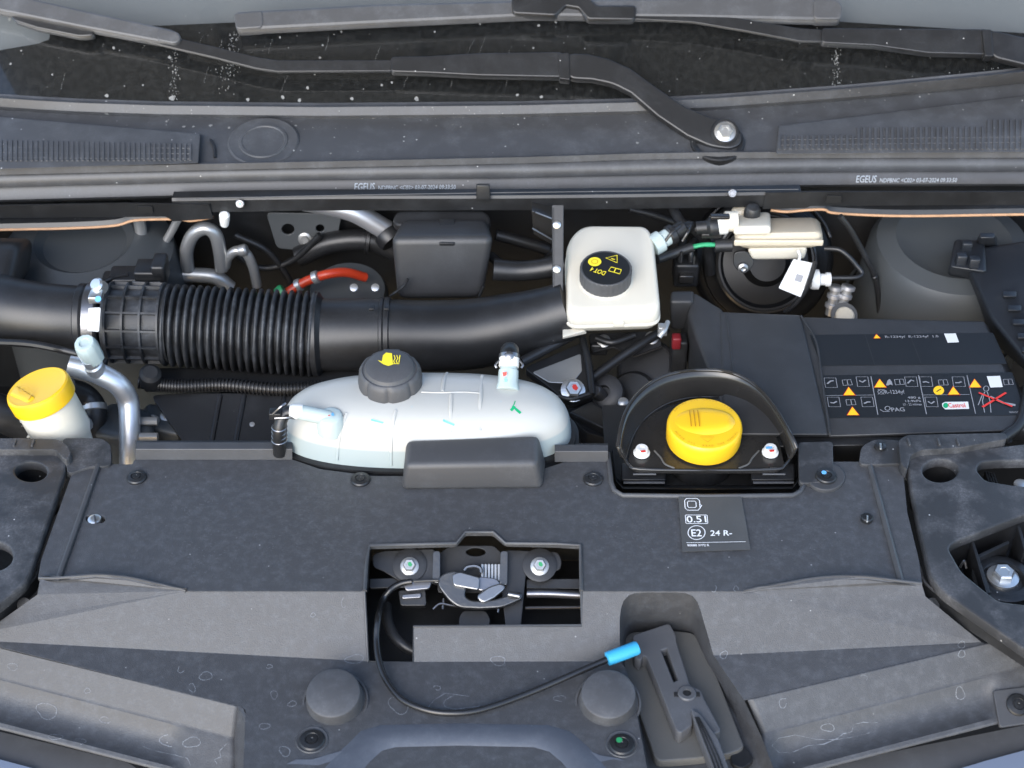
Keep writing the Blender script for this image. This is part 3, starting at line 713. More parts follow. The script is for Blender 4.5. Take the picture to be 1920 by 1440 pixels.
# raised shield in front of the tank
hexa('raised_shield', [gz(752, 921, -.001), gz(1018, 919, -.001), gz(1026, 868, -.001), gz(758, 870, -.001)], [gz(760, 873, .034), gz(1008, 868, .034), gz(1010, 813, .036), gz(762, 823, .036)], COVERD, cv, .006)
# latch opening rim, ridges, tabs
def rimtube(name, pts, r, z, mat=COVERD): return tube(name, [gz(x, y, z) for x, y in pts], r, mat, cv, seg=8, n=1, smooth=False)
V = []
opn = [(684, 1108), (687, 1060), (692, 1023), (770, 1021), (855, 1019), (872, 998), (925, 998), (948, 1019), (1040, 1020), (1089, 1023), (1090, 1108)]
rimtube('opening_rim', opn, .0019, .0006)
V = [gz(x, y, -.0005) for x, y in opn] + [gz(x + (6 if x < 800 else -4 if x > 1000 else 0), y + 4, -.030) for x, y in opn]
mesh('opening_wall', V, [(i, i + 1, len(opn) + i + 1, len(opn) + i) for i in range(len(opn) - 1)], BLACK, cv)
lo = [f(1090, 1108), f(1090, 1172), f(775, 1174), f(775, 1241), f(690, 1240), f(683, 1108)]
tube('opening_edge', [p + Vv((0, 0, -.0006)) for p in lo], .0014, COVERD, cv, seg=8, smooth=False)
mesh('opening_edge', lo + [p + Vv((0, .004, -.022)) for p in lo], [(i, i + 1, 7 + i, 6 + i) for i in range(5)], BLACK, cv)
rimtube('side_ridge', [(184, 873), (110, 1084)], .003, .0010)
rimtube('side_ridge', [(1630, 868), (1690, 1091)], .003, .0010)
for pts_ in (((74, 1084, .004), (110, 1084, .007), (180, 1078, .010), (240, 1083, .008), (300, 1096, .004), (350, 1107, .0002)), ((1395, 1107, .0002), (1460, 1096, .004), (1540, 1083, .008), (1620, 1081, .010), (1690, 1090, .007), (1728, 1094, .004))):
    tube('edge_bead', [gz(x, y, z - .0008) for x, y, z in pts_], .0016, COVERD, cv, seg=8, n=5)
def tab(pts, z, thick, r=.006, holes=()): return plate('fixing_tab', pts, HZ(z), thick, LAMP, cv, r=r, holes=holes)
tab([(1498, 830), (1560, 828), (1562, 902), (1500, 905)], .005, .006, .004)
plate('fixing_boss', ell(1549, 893, 34, 24), HZ(.0045), .005, COVERD, cv, r=0)
tab([(1616, 838), (1640, 824), (1690, 826), (1700, 868), (1612, 870)], .004, .006)
tab([(118, 822), (190, 822), (206, 834), (208, 872), (165, 874), (128, 888)], .003, .008)
# oil guard recess rim
rr = [(1140, 850), (1146, 905), (1152, 920), (1168, 929), (1325, 931), (1486, 929), (1500, 922), (1507, 910), (1501, 850)]
rimtube('recess_rim', rr, .0026, .0008)
rr2 = [(1148, 850), (1155, 902), (1168, 916), (1325, 918), (1486, 916), (1497, 902), (1494, 850)]
mesh('recess_wall', [gz(x, y, .001) for x, y in rr2] + [gz(x, y - 8, -.035) for x, y in rr2], [(i, i + 1, 8 + i, 7 + i) for i in range(6)], BLACK, cv)
plate('recess_floor', [(1130, 760), (1520, 760), (1510, 925), (1140, 925)], HZ(-.034), .003, DARK, cv)
# fixings on the cover
up = (0, 0, 1)
for px, py, r, mk in ((256, 895, .0100, None), (676, 899, .0100, None), (1112, 898, .0100, None)):
    rivet(gz(px, py, .0012), up, r, cv, BLACK)
rivet(gz(1549, 893, .006), up, .0105, cv, BLACK, mark=BLUEM)
lathe('screw', [(.006, -.001), (.006, .003), (.005, .004), (.0016, .004), (.0016, .0025), (0, .0025)], gz(1625, 974, .0008), up, BLACK, cv, seg=18)
box('screw_slot', gz(1626, 973, .0052), (.0015, .009, .0012), ZINC, cv, .0002, Matrix.Rotation(R(-12), 3, 'Z').to_quaternion())
lathe('screw', [(.0065, -.006), (.0065, .001), (.005, .002), (.0016, .002), (0, .001)], gz(177, 974, -.001), up, ZINC, cv, seg=18)
box('screw_slot', gz(178, 973, .0022), (.002, .010, .0016), STEELD, cv, .0002, Matrix.Rotation(R(20), 3, 'Z').to_quaternion())
lathe('screw', [(.006, -.001), (.006, .002), (.003, .003), (0, .002)], gz(1650, 838, .005), up, BLACK, cv, seg=18)
box('screw_slot', gz(1651, 837, .0085), (.0018, .009, .0014), ZINC, cv, .0002, Matrix.Rotation(R(-8), 3, 'Z').to_quaternion())
for px, py in ((585, 1388), (1166, 1396)):
    lathe('rivet_seat', [(.0145, .0003), (.0138, .0012), (.0125, .0006), (0, .0002)], gz(px, py, ZC), up, COVERD, cv, seg=32)
    rivet(gz(px, py, ZC + .0005), up, .0115, cv, BLACK, mark=(GREEN if px > 1000 else None))
# rubber stops
for px, py in ((625, 1304), (1136, 1306)):
    b = lathe('rubber_stop', [(.030, .0002), (.0295, .0015), (.028, .0015), (.0272, .0004), (.0265, -.006), (.0248, .015), (.0238, .0178), (.022, .0188), (0, .0192)], gz(px + 4, py + 12, ZC), (-.03, -.22, 1), STOPM, cv, seg=48)
# dried water marks
rings = []
def loop(px, py, rx, ry, a0=0, a1=360, n=26, wob=.16):
    ph = [random.uniform(0, 6.28) for _ in range(3)]; out = []
    for i in range(n + 1):
        a = R(a0 + (a1 - a0) * i / n); k = 1 + wob * (math.sin(2 * a + ph[0]) + .6 * math.sin(3 * a + ph[1]))
        out.append((px + rx * k * math.cos(a), py + ry * k * math.sin(a)))
    return (out, False)
for px, py, rx, ry in ((870, 385 + 960 - 30, 34, 16), (748, 1322, 18, 16), (934, 1239, 15, 8), (665, 1236, 17, 8), (600, 1277, 7, 7), (88, 1333, 20, 14), (316, 1389, 17, 10), (360, 1392, 15, 10), (164, 1295, 5, 5), (386, 1268, 13, 7), (360, 1290, 6, 8), (340, 1255, 7, 6), (514, 1303, 7, 7), (24, 1250, 10, 6), (534, 1409, 10, 9), (197, 1350, 9, 6), (1225, 1135, 6, 5), (1468, 1318, 8, 8), (1800, 1300, 9, 11), (1552, 1364, 11, 8), (1338, 1104, 6, 5), (1380, 1104, 5, 4), (1180, 1118, 4, 4), (1803, 1209, 7, 6), (1803, 1226, 7, 6), (645, 1129, 4, 11), (587, 1153, 4, 4), (548, 1320, 8, 5), (496, 1362, 9, 6), (700, 1395, 11, 6), (505, 1250, 5, 4), (820, 1290, 6, 4), (1050, 1310, 10, 6), (104, 1382, 12, 5), (148, 1391, 11, 6), (1620, 1271, 7, 5), (1357, 1228, 7, 7)):
    a0 = random.uniform(0, 360); rings.append(loop(px, py, rx, ry, a0, a0 + random.choice((360, 360, 300, 200)), wob=.14))
rings.append(([(268, 1400), (290, 1408), (330, 1416), (352, 1422), (358, 1436)], False))
rings.append(([(425, 1394), (412, 1408), (414, 1420), (402, 1424), (407, 1432)], False))
rings.append(([(1492, 1378), (1460, 1384), (1447, 1398), (1460, 1411), (1484, 1411), (1515, 1398), (1545, 1395), (1570, 1385), (1580, 1376), (1597, 1372), (1600, 1358), (1618, 1354), (1645, 1355)], False))
rings.append(([(1492, 1378), (1530, 1386), (1570, 1387), (1600, 1382), (1630, 1374)], False))
rings.append(([(800, 1330), (815, 1312), (835, 1300), (880, 1306)], False))
def tidy(r):
    pts, c = r; out = []
    for a, b in zip(pts, pts[1:]):
        for i in range(4): t = i / 4; out.append((a[0] + (b[0] - a[0]) * t + random.uniform(-.4, .4), a[1] + (b[1] - a[1]) * t + random.uniform(-.4, .4)))
    out.append(pts[-1]); return (out, c)
for r_ in rings:
    ribbon('dried_water_mark', [tidy(r_)], random.uniform(.0004, .0007), STAIN, cv, hit=cov_hit, lift=.0003, jit=.45)
# fine scuffs where hands and tools have rubbed the top panel
_q = []
for cx_, cy_, sx_, sy_, n_ in ((365, 940, 30, 28, 60), (385, 1040, 26, 26, 60), (520, 1020, 60, 10, 26), (1200, 980, 60, 30, 30), (1530, 1010, 30, 30, 24), (960, 960, 120, 25, 26), (270, 1000, 60, 40, 24)):
    for _ in range(n_):
        x_, y_ = random.gauss(cx_, sx_), random.gauss(cy_, sy_); a_ = random.uniform(0, 3.14); l_ = random.uniform(1.5, 7)
        _q.append(([(x_, y_), (x_ + l_ * math.cos(a_), y_ + l_ * .6 * math.sin(a_))], False))
ribbon('scuff_marks', _q, .0003, SCUFF, cv, hit=cov_hit, lift=.0003)['kind'] = 'stuff'
# printed sticker
sk = plate('approval_sticker', [(1272, 931), (1390, 931), (1407, 1030), (1280, 1034)], HZ(.0024), .0003, STICK, cv, r=.001, bev=.0001, label='dark square approval sticker with white symbols')
PS = HZ(.0025)
def rrect(x0, y0, x1, y1, r=4, sk_=.12):
    s = lambda x, y: (x + (y - 980) * .085, y)
    q = [(x0 + r, y0), (x1 - r, y0), (x1, y0 + r), (x1, y1 - r), (x1 - r, y1), (x0 + r, y1), (x0, y1 - r), (x0, y0 + r)]
    return ([s(*p) for p in q], True)
ribbon('symbol', [rrect(1287, 935, 1315, 957), rrect(1292, 940, 1308, 952, 2), ([(1311, 946), (1316, 948), (1313, 952)], False)], .0008, WHITE, sk, PS)
ribbon('symbol', [rrect(1286, 966, 1327, 982, 1)], .0007, WHITE, sk, PS)
text('number', '0.51', (1288, 980), (1325, 979.5), 12, PS, WHITE, sk)
ribbon('symbol', [(ell(1306, 999, 16, 13, 24), True)], .0008, WHITE, sk, PS)
text('lettering', 'E2', (1297, 1006), (1316, 1006), 13, PS, WHITE, sk)
text('lettering', '24 R-', (1332, 1005), (1373, 1004.5), 10, PS, WHITE, sk, shear=.1)
ribbon('symbol', [([(1287, 1018), (1398, 1016)], False)], .0005, WHITE, sk, PS)
text('lettering', '90088 3772 R', (1289, 1025), (1330, 1024.5), 4, PS, WHITE, sk)

# ================================================================== HOOD LATCH inside the opening
lt = thing('bonnet_latch', 'greasy steel bonnet latch in the black opening of the front cover', 'latch', gz(890, 1110, -.06))
ZL = -.045
STEELM = M('worn_latch_steel', (.10, .10, .10), .32, .8, bump=.4, bscale=220, dust=.8, dcol=(.05, .05, .05), dscale=60)
box('cavity_floor', gz(880, 1150, -.085) + Vv((0, 0, 0)), (.30, .14, .004), DARK, lt)
box('cavity_back', gz(885, 1040, -.05) + Vv((0, .03, -.01)), (.28, .004, .08), DARK, lt)
LP = Plane(gz(890, 1070, -.028), (0, -.50, .87))
def lq(x, y, d=0): return LP.up(d).at(x, y)
# mounting ears and bolts
plate('mounting_ear', [(700, 1040), (720, 1034), (815, 1030), (822, 1092), (760, 1094), (720, 1070), (700, 1062)], LP, .003, BLACK, lt, r=.004)
plate('mounting_ear', [(945, 1032), (1045, 1036), (1052, 1050), (1050, 1068), (985, 1072), (975, 1180), (950, 1180), (940, 1092)], LP, .003, BLACKS, lt, r=.006)
for px, py in ((768, 1062), (1012, 1062)):
    lathe('bolt_seat', [(.0165, 0), (.0165, .0015), (.013, .0022), (0, .0022)], lq(px, py - 2, .0005), LP.n, BLACKS, lt, seg=28)
    hexhead('bolt', lq(px, py, .003), LP.n, .0062, .007, ALUD, lt, mark=GREEN)
# upright side plates
plate('side_plate', [(813, 1034), (824, 1034), (824, 1092), (812, 1090)], LP.up(.012), .012, STEELM, lt, r=.002)
plate('side_plate', [(940, 1034), (951, 1034), (950, 1096), (938, 1094)], LP.up(.012), .012, STEELM, lt, r=.002)
plate('back_plate', [(822, 1040), (845, 1024), (925, 1024), (942, 1040), (942, 1110), (822, 1110)], LP.up(-.006), .003, DARK, lt, r=.003, holes=[(ell(892, 1035, 20, 9, 16), 0)])
for i in range(6):
    x = 903 + i * 6.2; plate('spring_coil', [(x, 1058), (x + 3, 1058), (x + 3, 1088), (x, 1088)], LP.up(.001), .003, ALUD, lt, r=.0008, bev=.0005)
tube('striker_ring', [lq(x, y, .006) for x, y in ((870, 1070), (876, 1064), (890, 1062), (900, 1066), (902, 1074))], .0022, STEELB, lt, seg=8)
plate('hook_plate', [(823, 1086), (835, 1076), (855, 1072), (862, 1080), (872, 1098), (868, 1118), (880, 1128), (905, 1130), (930, 1126), (975, 1112), (977, 1120), (940, 1136), (900, 1138), (862, 1136), (845, 1124), (826, 1100)], LP.up(.014), .008, STEELM, lt, r=.006, bev=.0015)
plate('latch_cover', [(850, 1078), (862, 1074), (898, 1084), (896, 1104), (852, 1096)], LP.up(.019), .006, STEELB, lt, r=.002, bev=.001)
plate('pawl', [(896, 1118), (918, 1102), (938, 1096), (945, 1100), (940, 1106), (925, 1118), (905, 1128)], LP.up(.018), .006, STEELB, lt, r=.004, bev=.0015)
plate('pawl_arm', [(898, 1082), (930, 1086), (938, 1096), (905, 1106), (896, 1104)], LP.up(.012), .005, STEELD, lt, r=.003)
tube('pawl_pin', [lq(953, 1114, .018), lq(974, 1118, .018)], .0028, STEELB, lt, seg=10)
tube('cable_end', [lq(775, 1090, .016), lq(822, 1088, .016)], .0015, STEELB, lt, seg=8)
plate('cable_stop', [(757, 1092), (808, 1090), (804, 1102), (762, 1106)], LP.up(.010), .006, STEELD, lt, r=.002)
plate('switch_block', [(748, 1108), (796, 1106), (798, 1134), (752, 1134)], LP.up(-.002), .012, BLACK, lt, r=.002)
plate('switch_clip', [(755, 1116), (788, 1113), (788, 1119), (755, 1121)], LP.up(.002), .004, STEELD, lt, r=.001)
tube('cross_rod', [lq(988, 1113, -.004), lq(1030, 1113, -.004), lq(1088, 1116, -.004)], .0042, STEELD, lt, seg=10)
tube('cross_rod', [lq(985, 1140, -.006), lq(1088, 1139, -.006)], .0016, STEELD, lt, seg=8)
plate('beam_face', [(694, 1086), (760, 1084), (760, 1100), (694, 1102)], LP.up(-.006), .006, BLACK, lt, r=.001)
plate('beam_face', [(988, 1087), (1088, 1086), (1088, 1103), (988, 1102)], LP.up(-.008), .006, BLACK, lt, r=.001)
tube('spring_leg', [lq(x, y, .002) for x, y in ((812, 1142), (826, 1132), (850, 1136), (880, 1136), (948, 1134))], .0012, STEELD, lt, seg=8)
tube('spring_leg', [lq(832, 1122, .002), lq(830, 1142, .0)], .0012, STEELD, lt, seg=8)
tube('spring_leg', [lq(936, 1128, .002), lq(934, 1148, .0)], .0012, STEELD, lt, seg=8)
plate('lower_bracket', [(868, 1146), (910, 1146), (918, 1160), (915, 1176), (862, 1176), (862, 1158)], LP.up(-.008), .008, BLACK, lt, r=.003)
# corrugated loom in the opening
lm = thing('wiring_loom', 'ribbed black wiring conduit inside the latch opening by the cable', 'wiring conduit', gz(740, 1190, -.05))
pth = catmull([gz(724, 1135, -.050), gz(727, 1165, -.050), gz(738, 1190, -.052), (gz(757, 1210, -.055)), gz(782, 1224, -.06)], 12)
for i, p in enumerate(pth[:-1]):
    t = (pth[i + 1] - p).normalized(); lathe('conduit_ring', [(.0035, -.0006), (.0052, -.0004), (.0052, .0009), (.0035, .0011)], p, t, BLACK, lm, seg=14)
tube('conduit_core', pth, .0036, DARK, lm, seg=10, n=1)
lathe('blue_tape', [(.0056, 0), (.0056, .006)], pth[-10], pth[-9] - pth[-10], BLUEM, lm, seg=12) if False else None

# ================================================================== RELEASE CABLE
cb = thing('release_cable', 'thin black cable looping from the latch to the blue sleeve', 'cable', gz(800, 1330, -.05))
CP = [lq(772, 1090, .014), lq(752, 1094, .013), lq(732, 1106, .012), lq(716, 1128, .012), gz(709, 1160, -.022), gz(706, 1200, -.030), gz(711, 1240, -.034), gz(724, 1275, ZC + .007), gz(752, 1310, ZC + .005), gz(795, 1330, ZC + .005), gz(842, 1337, ZC + .005), gz(900, 1331, ZC + .005), gz(985, 1302, ZC + .007), gz(1070, 1266, ZC + .013), gz(1144, 1234, ZC + .018)]
tube('cable_sheath', CP, .0031, CABLE, cb, seg=14, n=8)
a, b = gz(1138, 1236, ZC + .0185), gz(1196, 1214, ZC + .0215)
lathe('blue_sleeve', [(.0048, 0), (.0064, .0004), (.0066, .002), (.0066, (b - a).length - .002), (.0058, (b - a).length)], a, b - a, BLUE, cb, seg=24)

# ================================================================== RELEASE HANDLE in its pocket
hn_ = thing('bonnet_release', 'grey plastic bonnet release lever on a bracket in the cover pocket', 'handle', gz(1270, 1300, ZP))
zb = ZP + .010
plate('base_bracket', [(1170, 1200), (1185, 1186), (1262, 1184), (1300, 1188), (1318, 1208), (1392, 1398), (1385, 1404), (1360, 1412), (1300, 1420), (1232, 1425), (1222, 1392), (1172, 1256)], HZ(zb), .010, BRACK, hn_, r=.006, bev=.0015)
zt = zb + .016
plate('lever_body', [(1188, 1192), (1254, 1170), (1265, 1190), (1266, 1203), (1292, 1286), (1312, 1294), (1318, 1310), (1350, 1370), (1330, 1376), (1300, 1330), (1294, 1330), (1296, 1358), (1276, 1372), (1270, 1368), (1215, 1232), (1205, 1226), (1200, 1236), (1192, 1232)], HZ(zt), .016, BRACKL, hn_, r=.003, bev=.0012, holes=[([(1237, 1218), (1252, 1213), (1274, 1275), (1262, 1281)], .001)])
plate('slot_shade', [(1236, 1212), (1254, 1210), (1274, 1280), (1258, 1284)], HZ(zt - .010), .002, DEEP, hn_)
lathe('pivot', [(.0085, -.002), (.0085, .001), (.0075, .002), (.004, .002), (.0036, -.003), (0, -.003)], gz(1288, 1301, zt), up, BRACKL, hn_, seg=28)
for dx in (-19, 19): box('pivot_slot', gz(1288 + dx, 1302, zt + .0004), (.005, .005, .0008), DEEP, hn_, .0002)
lathe('pivot_bore', [(.0036, 0), (.0036, .0004), (0, .0004)], gz(1288, 1301, zt + .0004), up, DEEP, hn_, seg=16)
V0 = [(1296, 1328), (1308, 1338), (1330, 1384), (1352, 1440), (1368, 1520)]
V1 = [(1312, 1336), (1340, 1382), (1362, 1440), (1380, 1520)]
plate('pull_strap', [(1297, 1330), (1312, 1340), (1345, 1386), (1364, 1440), (1380, 1500), (1350, 1500), (1338, 1440), (1318, 1388)], HZ(zt + .004), .014, BRACKL, hn_, r=.003, bev=.001)
for k in range(3): tube('strap_rib', [gz(1304 + k * 3, 1345, zt + .0045), gz(1322 + k * 6, 1390, zt + .0045), gz(1341 + k * 7, 1440, zt + .0045), gz(1353 + k * 7, 1490, zt + .0045)], .0008, BLACK, hn_, seg=6)
plate('end_stop', [(1372, 1402), (1395, 1398), (1412, 1425), (1390, 1440), (1372, 1430)], HZ(ZP + .006), .006, BLACK, hn_, r=.004)

# ================================================================== FRONT PAINTED NOSE at the bottom edge
ns = thing('front_grille_surround', 'smooth blue-grey grille moulding at the bottom edge of the view', 'grille moulding', gz(860, 1440, -.06))
def ringz(pts, z): return [gz(x, y, z) for x, y in pts]
outer = [(575, 1470), (640, 1400), (672, 1368), (710, 1356), (860, 1353), (1030, 1356), (1072, 1368), (1105, 1396), (1170, 1470)]
mid_ = [(600, 1470), (660, 1404), (690, 1380), (722, 1371), (860, 1368), (1022, 1371), (1056, 1382), (1088, 1406), (1142, 1470)]
inn = [(650, 1470), (690, 1424), (712, 1404), (740, 1397), (860, 1394), (1004, 1397), (1034, 1406), (1058, 1426), (1096, 1470)]
inn2 = [(680, 1480), (712, 1440), (730, 1424), (752, 1416), (860, 1413), (992, 1416), (1016, 1424), (1036, 1442), (1066, 1480)]
inn3 = [(700, 1540), (728, 1500), (742, 1488), (760, 1480), (860, 1478), (984, 1480), (1002, 1488), (1018, 1500), (1046, 1540)]
V = ringz(outer, ZC - .001) + ringz(mid_, ZC + .003) + ringz(inn, ZC + .0015) + ringz(inn2, ZC - .006) + ringz(inn3, ZC - .026); k = len(outer)
mesh('badge_hump', V, [(r_ * k + i, r_ * k + i + 1, (r_ + 1) * k + i + 1, (r_ + 1) * k + i) for r_ in range(4) for i in range(k - 1)] + [tuple(range(4 * k, 5 * k))], MOULD, ns, sharp=170)
def sheet(name, pts, mat, par, th=.003): return mesh(name, [gz(x, y, z) for x, y, z in pts], [tuple(range(len(pts)))], mat, par)
zg = ZC - .045
sheet('left_top', [(555, 1424, ZC + .001), (585, 1424, ZC + .001), (625, 1412, ZC + .001), (660, 1402, ZC), (640, 1480, ZC - .004), (540, 1480, ZC - .004), (500, 1450, ZC - .002)], MOULD, ns)
sheet('right_top', [(1095, 1404, ZC), (1125, 1416, ZC + .001), (1160, 1422, ZC + .001), (1200, 1438, ZC - .002), (1210, 1480, ZC - .004), (1120, 1480, ZC - .004)], MOULD, ns)
gm = thing('bumper_trim', 'dark plastic bumper trim along the lower left edge below the scoop', 'bumper trim', gz(100, 1400, -.10), 'bumper trims')
mesh('trim_face', [gz(x, y, z) for x, y, z in ((-90, 1348, -.105), (0, 1372, -.105), (150, 1408, -.105), (240, 1430, -.105), (300, 1470, -.105), (-90, 1388, -.108), (0, 1404, -.108), (150, 1444, -.108), (240, 1470, -.108), (300, 1500, -.108), (-90, 1520, -.122), (0, 1520, -.122), (150, 1530, -.122), (240, 1540, -.122), (300, 1550, -.122))], [(i + 5 * j, i + 1 + 5 * j, i + 6 + 5 * j, i + 5 + 5 * j) for j in range(2) for i in range(4)], COVERD, gm)
mesh('painted_edge', [gz(x, y, -.104) for x, y in ((-90, 1400), (0, 1424), (60, 1440), (100, 1500), (-90, 1500))], [(0, 1, 2, 3, 4)], PAINT, gm)
gm = thing('bumper_trim', 'dark plastic bumper trim along the lower right edge below the scoop', 'bumper trim', gz(1800, 1420, -.10), 'bumper trims')
mesh('trim_face', [gz(x, y, z) for x, y, z in ((1400, 1480, -.105), (1530, 1440, -.105), (1700, 1404, -.105), (1850, 1374, -.105), (2020, 1340, -.105), (1420, 1510, -.108), (1560, 1470, -.108), (1720, 1432, -.108), (1860, 1396, -.108), (2020, 1362, -.108), (1420, 1560, -.122), (1560, 1540, -.122), (1720, 1520, -.122), (1860, 1500, -.122), (2020, 1480, -.122))], [(i + 5 * j, i + 1 + 5 * j, i + 6 + 5 * j, i + 5 + 5 * j) for j in range(2) for i in range(4)], COVERD, gm)
mesh('painted_edge', [gz(x, y, -.104) for x, y in ((1770, 1450), (1850, 1426), (1920, 1407), (2020, 1380), (2020, 1500), (1770, 1500))], [(0, 1, 2, 3, 4, 5)], PAINT, gm)
pz = sr_o
h = cov_hit(1905, 1318)
if h:
    bp = Plane(h[0] + h[1] * .003, h[1]); plate('fixing_plate', [(1864, 1296), (1930, 1288), (1960, 1350), (1876, 1362)], bp, .004, COVERD, cv, r=.002); rivet(bp.at(1908, 1322) + bp.n * .001, bp.n, .0105, cv, BLACK)

# ================================================================== HEADLAMP HOUSINGS
hl = thing('headlamp_housing', 'dusty black headlamp housing top with two big openings and a silver bolt', 'headlamp', gz(1830, 1000, -.05), 'headlamp housings')
H0 = HZ(.004)
plate('top_shell', [(1702, 862), (1722, 845), (1860, 841), (2060, 820), (2060, 1300), (1920, 1213), (1768, 1106), (1748, 1078), (1726, 985)], H0, .012, LAMP, hl, r=.010, bev=.002,
      holes=[(ell(1763, 882, 37, 24), 0), ([(1826, 880), (1836, 864), (1870, 861), (2030, 858), (2030, 925), (1900, 912), (1845, 903)], .006), ([(1773, 1026), (1790, 1012), (1930, 958), (2040, 930), (2040, 1150), (1870, 1130), (1800, 1074)], .008)])
mesh('side_wall', [gz(x, y, .0) for x, y in ((1702, 858), (1726, 985), (1748, 1078), (1768, 1106), (1920, 1213), (2060, 1300))] + [gz(x, y, -.075) for x, y in ((1706, 900), (1726, 1020), (1745, 1110), (1765, 1140), (1920, 1250), (2060, 1345))], [(i, i + 1, 7 + i, 6 + i) for i in range(5)], BLACK, hl)
lathe('hole_tube', [(.0225, -.05), (.0225, 0), (.0205, 0), (.0205, -.05)], gz(1763, 884, .002), up, BLACK, hl, seg=32, cap=False)
lathe('hole_bottom', [(.021, 0), (.021, .001), (0, .001)], gz(1763, 884, .002) + Vv((0, 0, -.045)), up, LAMP, hl, seg=24)
V = [(1773, 1026), (1790, 1012), (1930, 958), (2040, 930), (2040, 1150), (1870, 1130), (1800, 1074)]
mesh('opening_wall', [gz(x, y, -.002) for x, y in V] + [gz(x, y, -.002) + Vv((0, 0, -.05)) for x, y in V], [(i, (i + 1) % 7, 7 + (i + 1) % 7, 7 + i) for i in range(7)], BLACK, hl)
plate('opening_floor', V, HZ(-.052), .003, BLACK, hl)
fq = HZ(-.034)
plate('inner_wall', [(1822, 1016), (1826, 1016), (1856, 1110), (1850, 1112)], HZ(-.008), .045, BLACK, hl, r=.0005, bev=.0004)
plate('inner_wall', [(1826, 1044), (1890, 1014), (1892, 1018), (1828, 1048)], HZ(-.014), .03, BLACK, hl, r=.0005, bev=.0004)
plate('inner_wall', [(1908, 986), (1912, 985), (1925, 1030), (1921, 1032)], HZ(-.008), .045, BLACK, hl, r=.0005, bev=.0004)
lathe('bolt_boss', [(.030, -.03), (.030, 0), (.027, .002), (.020, .002), (.019, -.004), (0, -.004)], gz(1882, 1085, -.024), up, BLACK, hl, seg=36)
hexhead('bolt', gz(1880, 1082, -.027), up, .0105, .009, ZINC, hl)
tube('retaining_spring', [gz(1800, 1064, -.03), gz(1808, 1052, -.024), gz(1812, 1066, -.03)], .0014, STEELB, hl, seg=6)
for k in range(4): box('adjuster_rib', gz(1848 + k * 5, 905 + k, -.03), (.0018, .016, .018), BLACK, hl, .0003)
lathe('small_screw', [(.008, 0), (.008, .003), (.005, .004), (0, .003)], gz(1915, 912, -.015), up, ZINC, hl, seg=16)
plate('rear_frame', [(1686, 826), (1700, 816), (1884, 812), (1888, 822), (1800, 838), (1725, 843), (1706, 852), (1700, 880), (1690, 868)], HZ(.012), .016, LAMP, hl, r=.004)
for x in (1704, 1760, 1796): box('frame_notch', gz(x, 830, .012), (.002, .010, .004), COVERD, hl, .0004)
rail_ = [(1718, 1050), (1726, 1068), (1733, 1090), (1760, 1114), (1830, 1162), (1920, 1222), (2050, 1300)]
tube('rail_edge', [gz(x, y, -.010) for x, y in rail_], .0016, LAMP, hl, seg=8, n=4)
mesh('rail_face', [gz(x, y, -.010) for x, y in rail_] + [gz(x - 4, y + 26, -.026) for x, y in rail_], [(i, i + 1, 8 + i, 7 + i) for i in range(6)], BLACK, hl)
lathe('rail_rivet', [(.007, 0), (.0065, .002), (0, .0022)], gz(1748, 1134, -.022), (0, -.6, .8), BLACK, hl, seg=18)
hl = thing('headlamp_housing', 'dusty black headlamp housing top with a round hole at the far left', 'headlamp', gz(40, 980, -.05), 'headlamp housings')
plate('top_shell', [(-90, 846), (60, 845), (100, 846), (118, 858), (120, 880), (52, 1076), (44, 1092), (0, 1128), (-90, 1196)], H0, .012, LAMP, hl, r=.010, bev=.002,
      holes=[(ell(58, 884, 34, 21), 0), (ell(-12, 1042, 40, 30), 0)])
mesh('side_wall', [gz(x, y, .0) for x, y in ((120, 866), (52, 1078), (44, 1094), (0, 1130), (-90, 1198))] + [gz(x, y, -.075) for x, y in ((116, 906), (54, 1110), (46, 1126), (0, 1168), (-90, 1236))], [(i, i + 1, 6 + i, 5 + i) for i in range(4)], BLACK, hl)
lathe('hole_tube', [(.0205, -.05), (.0205, 0), (.0188, 0), (.0188, -.05)], gz(58, 886, .002), up, BLACK, hl, seg=32, cap=False)
lathe('hole_bottom', [(.019, 0), (.019, .001), (0, .001)], gz(58, 886, .002) + Vv((0, 0, -.04)), up, LAMP, hl, seg=24)
plate('opening_floor', ell(-12, 1042, 44, 34), HZ(-.04), .003, BLACK, hl, r=0)
plate('rear_frame', [(-90, 823), (40, 822), (108, 824), (126, 836), (132, 852), (124, 862), (104, 842), (-90, 842)], HZ(.012), .014, LAMP, hl, r=.004)
for x in (28, 62): box('frame_notch', gz(x, 832, .012), (.002, .010, .004), COVERD, hl, .0004)
rail_ = [(80, 1048), (72, 1066), (66, 1082), (48, 1100), (0, 1142), (-90, 1210)]
tube('rail_edge', [gz(x, y, -.010) for x, y in rail_], .0016, LAMP, hl, seg=8, n=4)
mesh('rail_face', [gz(x, y, -.010) for x, y in rail_] + [gz(x + 3, y + 26, -.026) for x, y in rail_], [(i, i + 1, 7 + i, 6 + i) for i in range(5)], BLACK, hl)
lathe('rail_rivet', [(.007, 0), (.0065, .002), (0, .0022)], gz(46, 1134, -.022), (0, -.6, .8), BLACK, hl, seg=18)

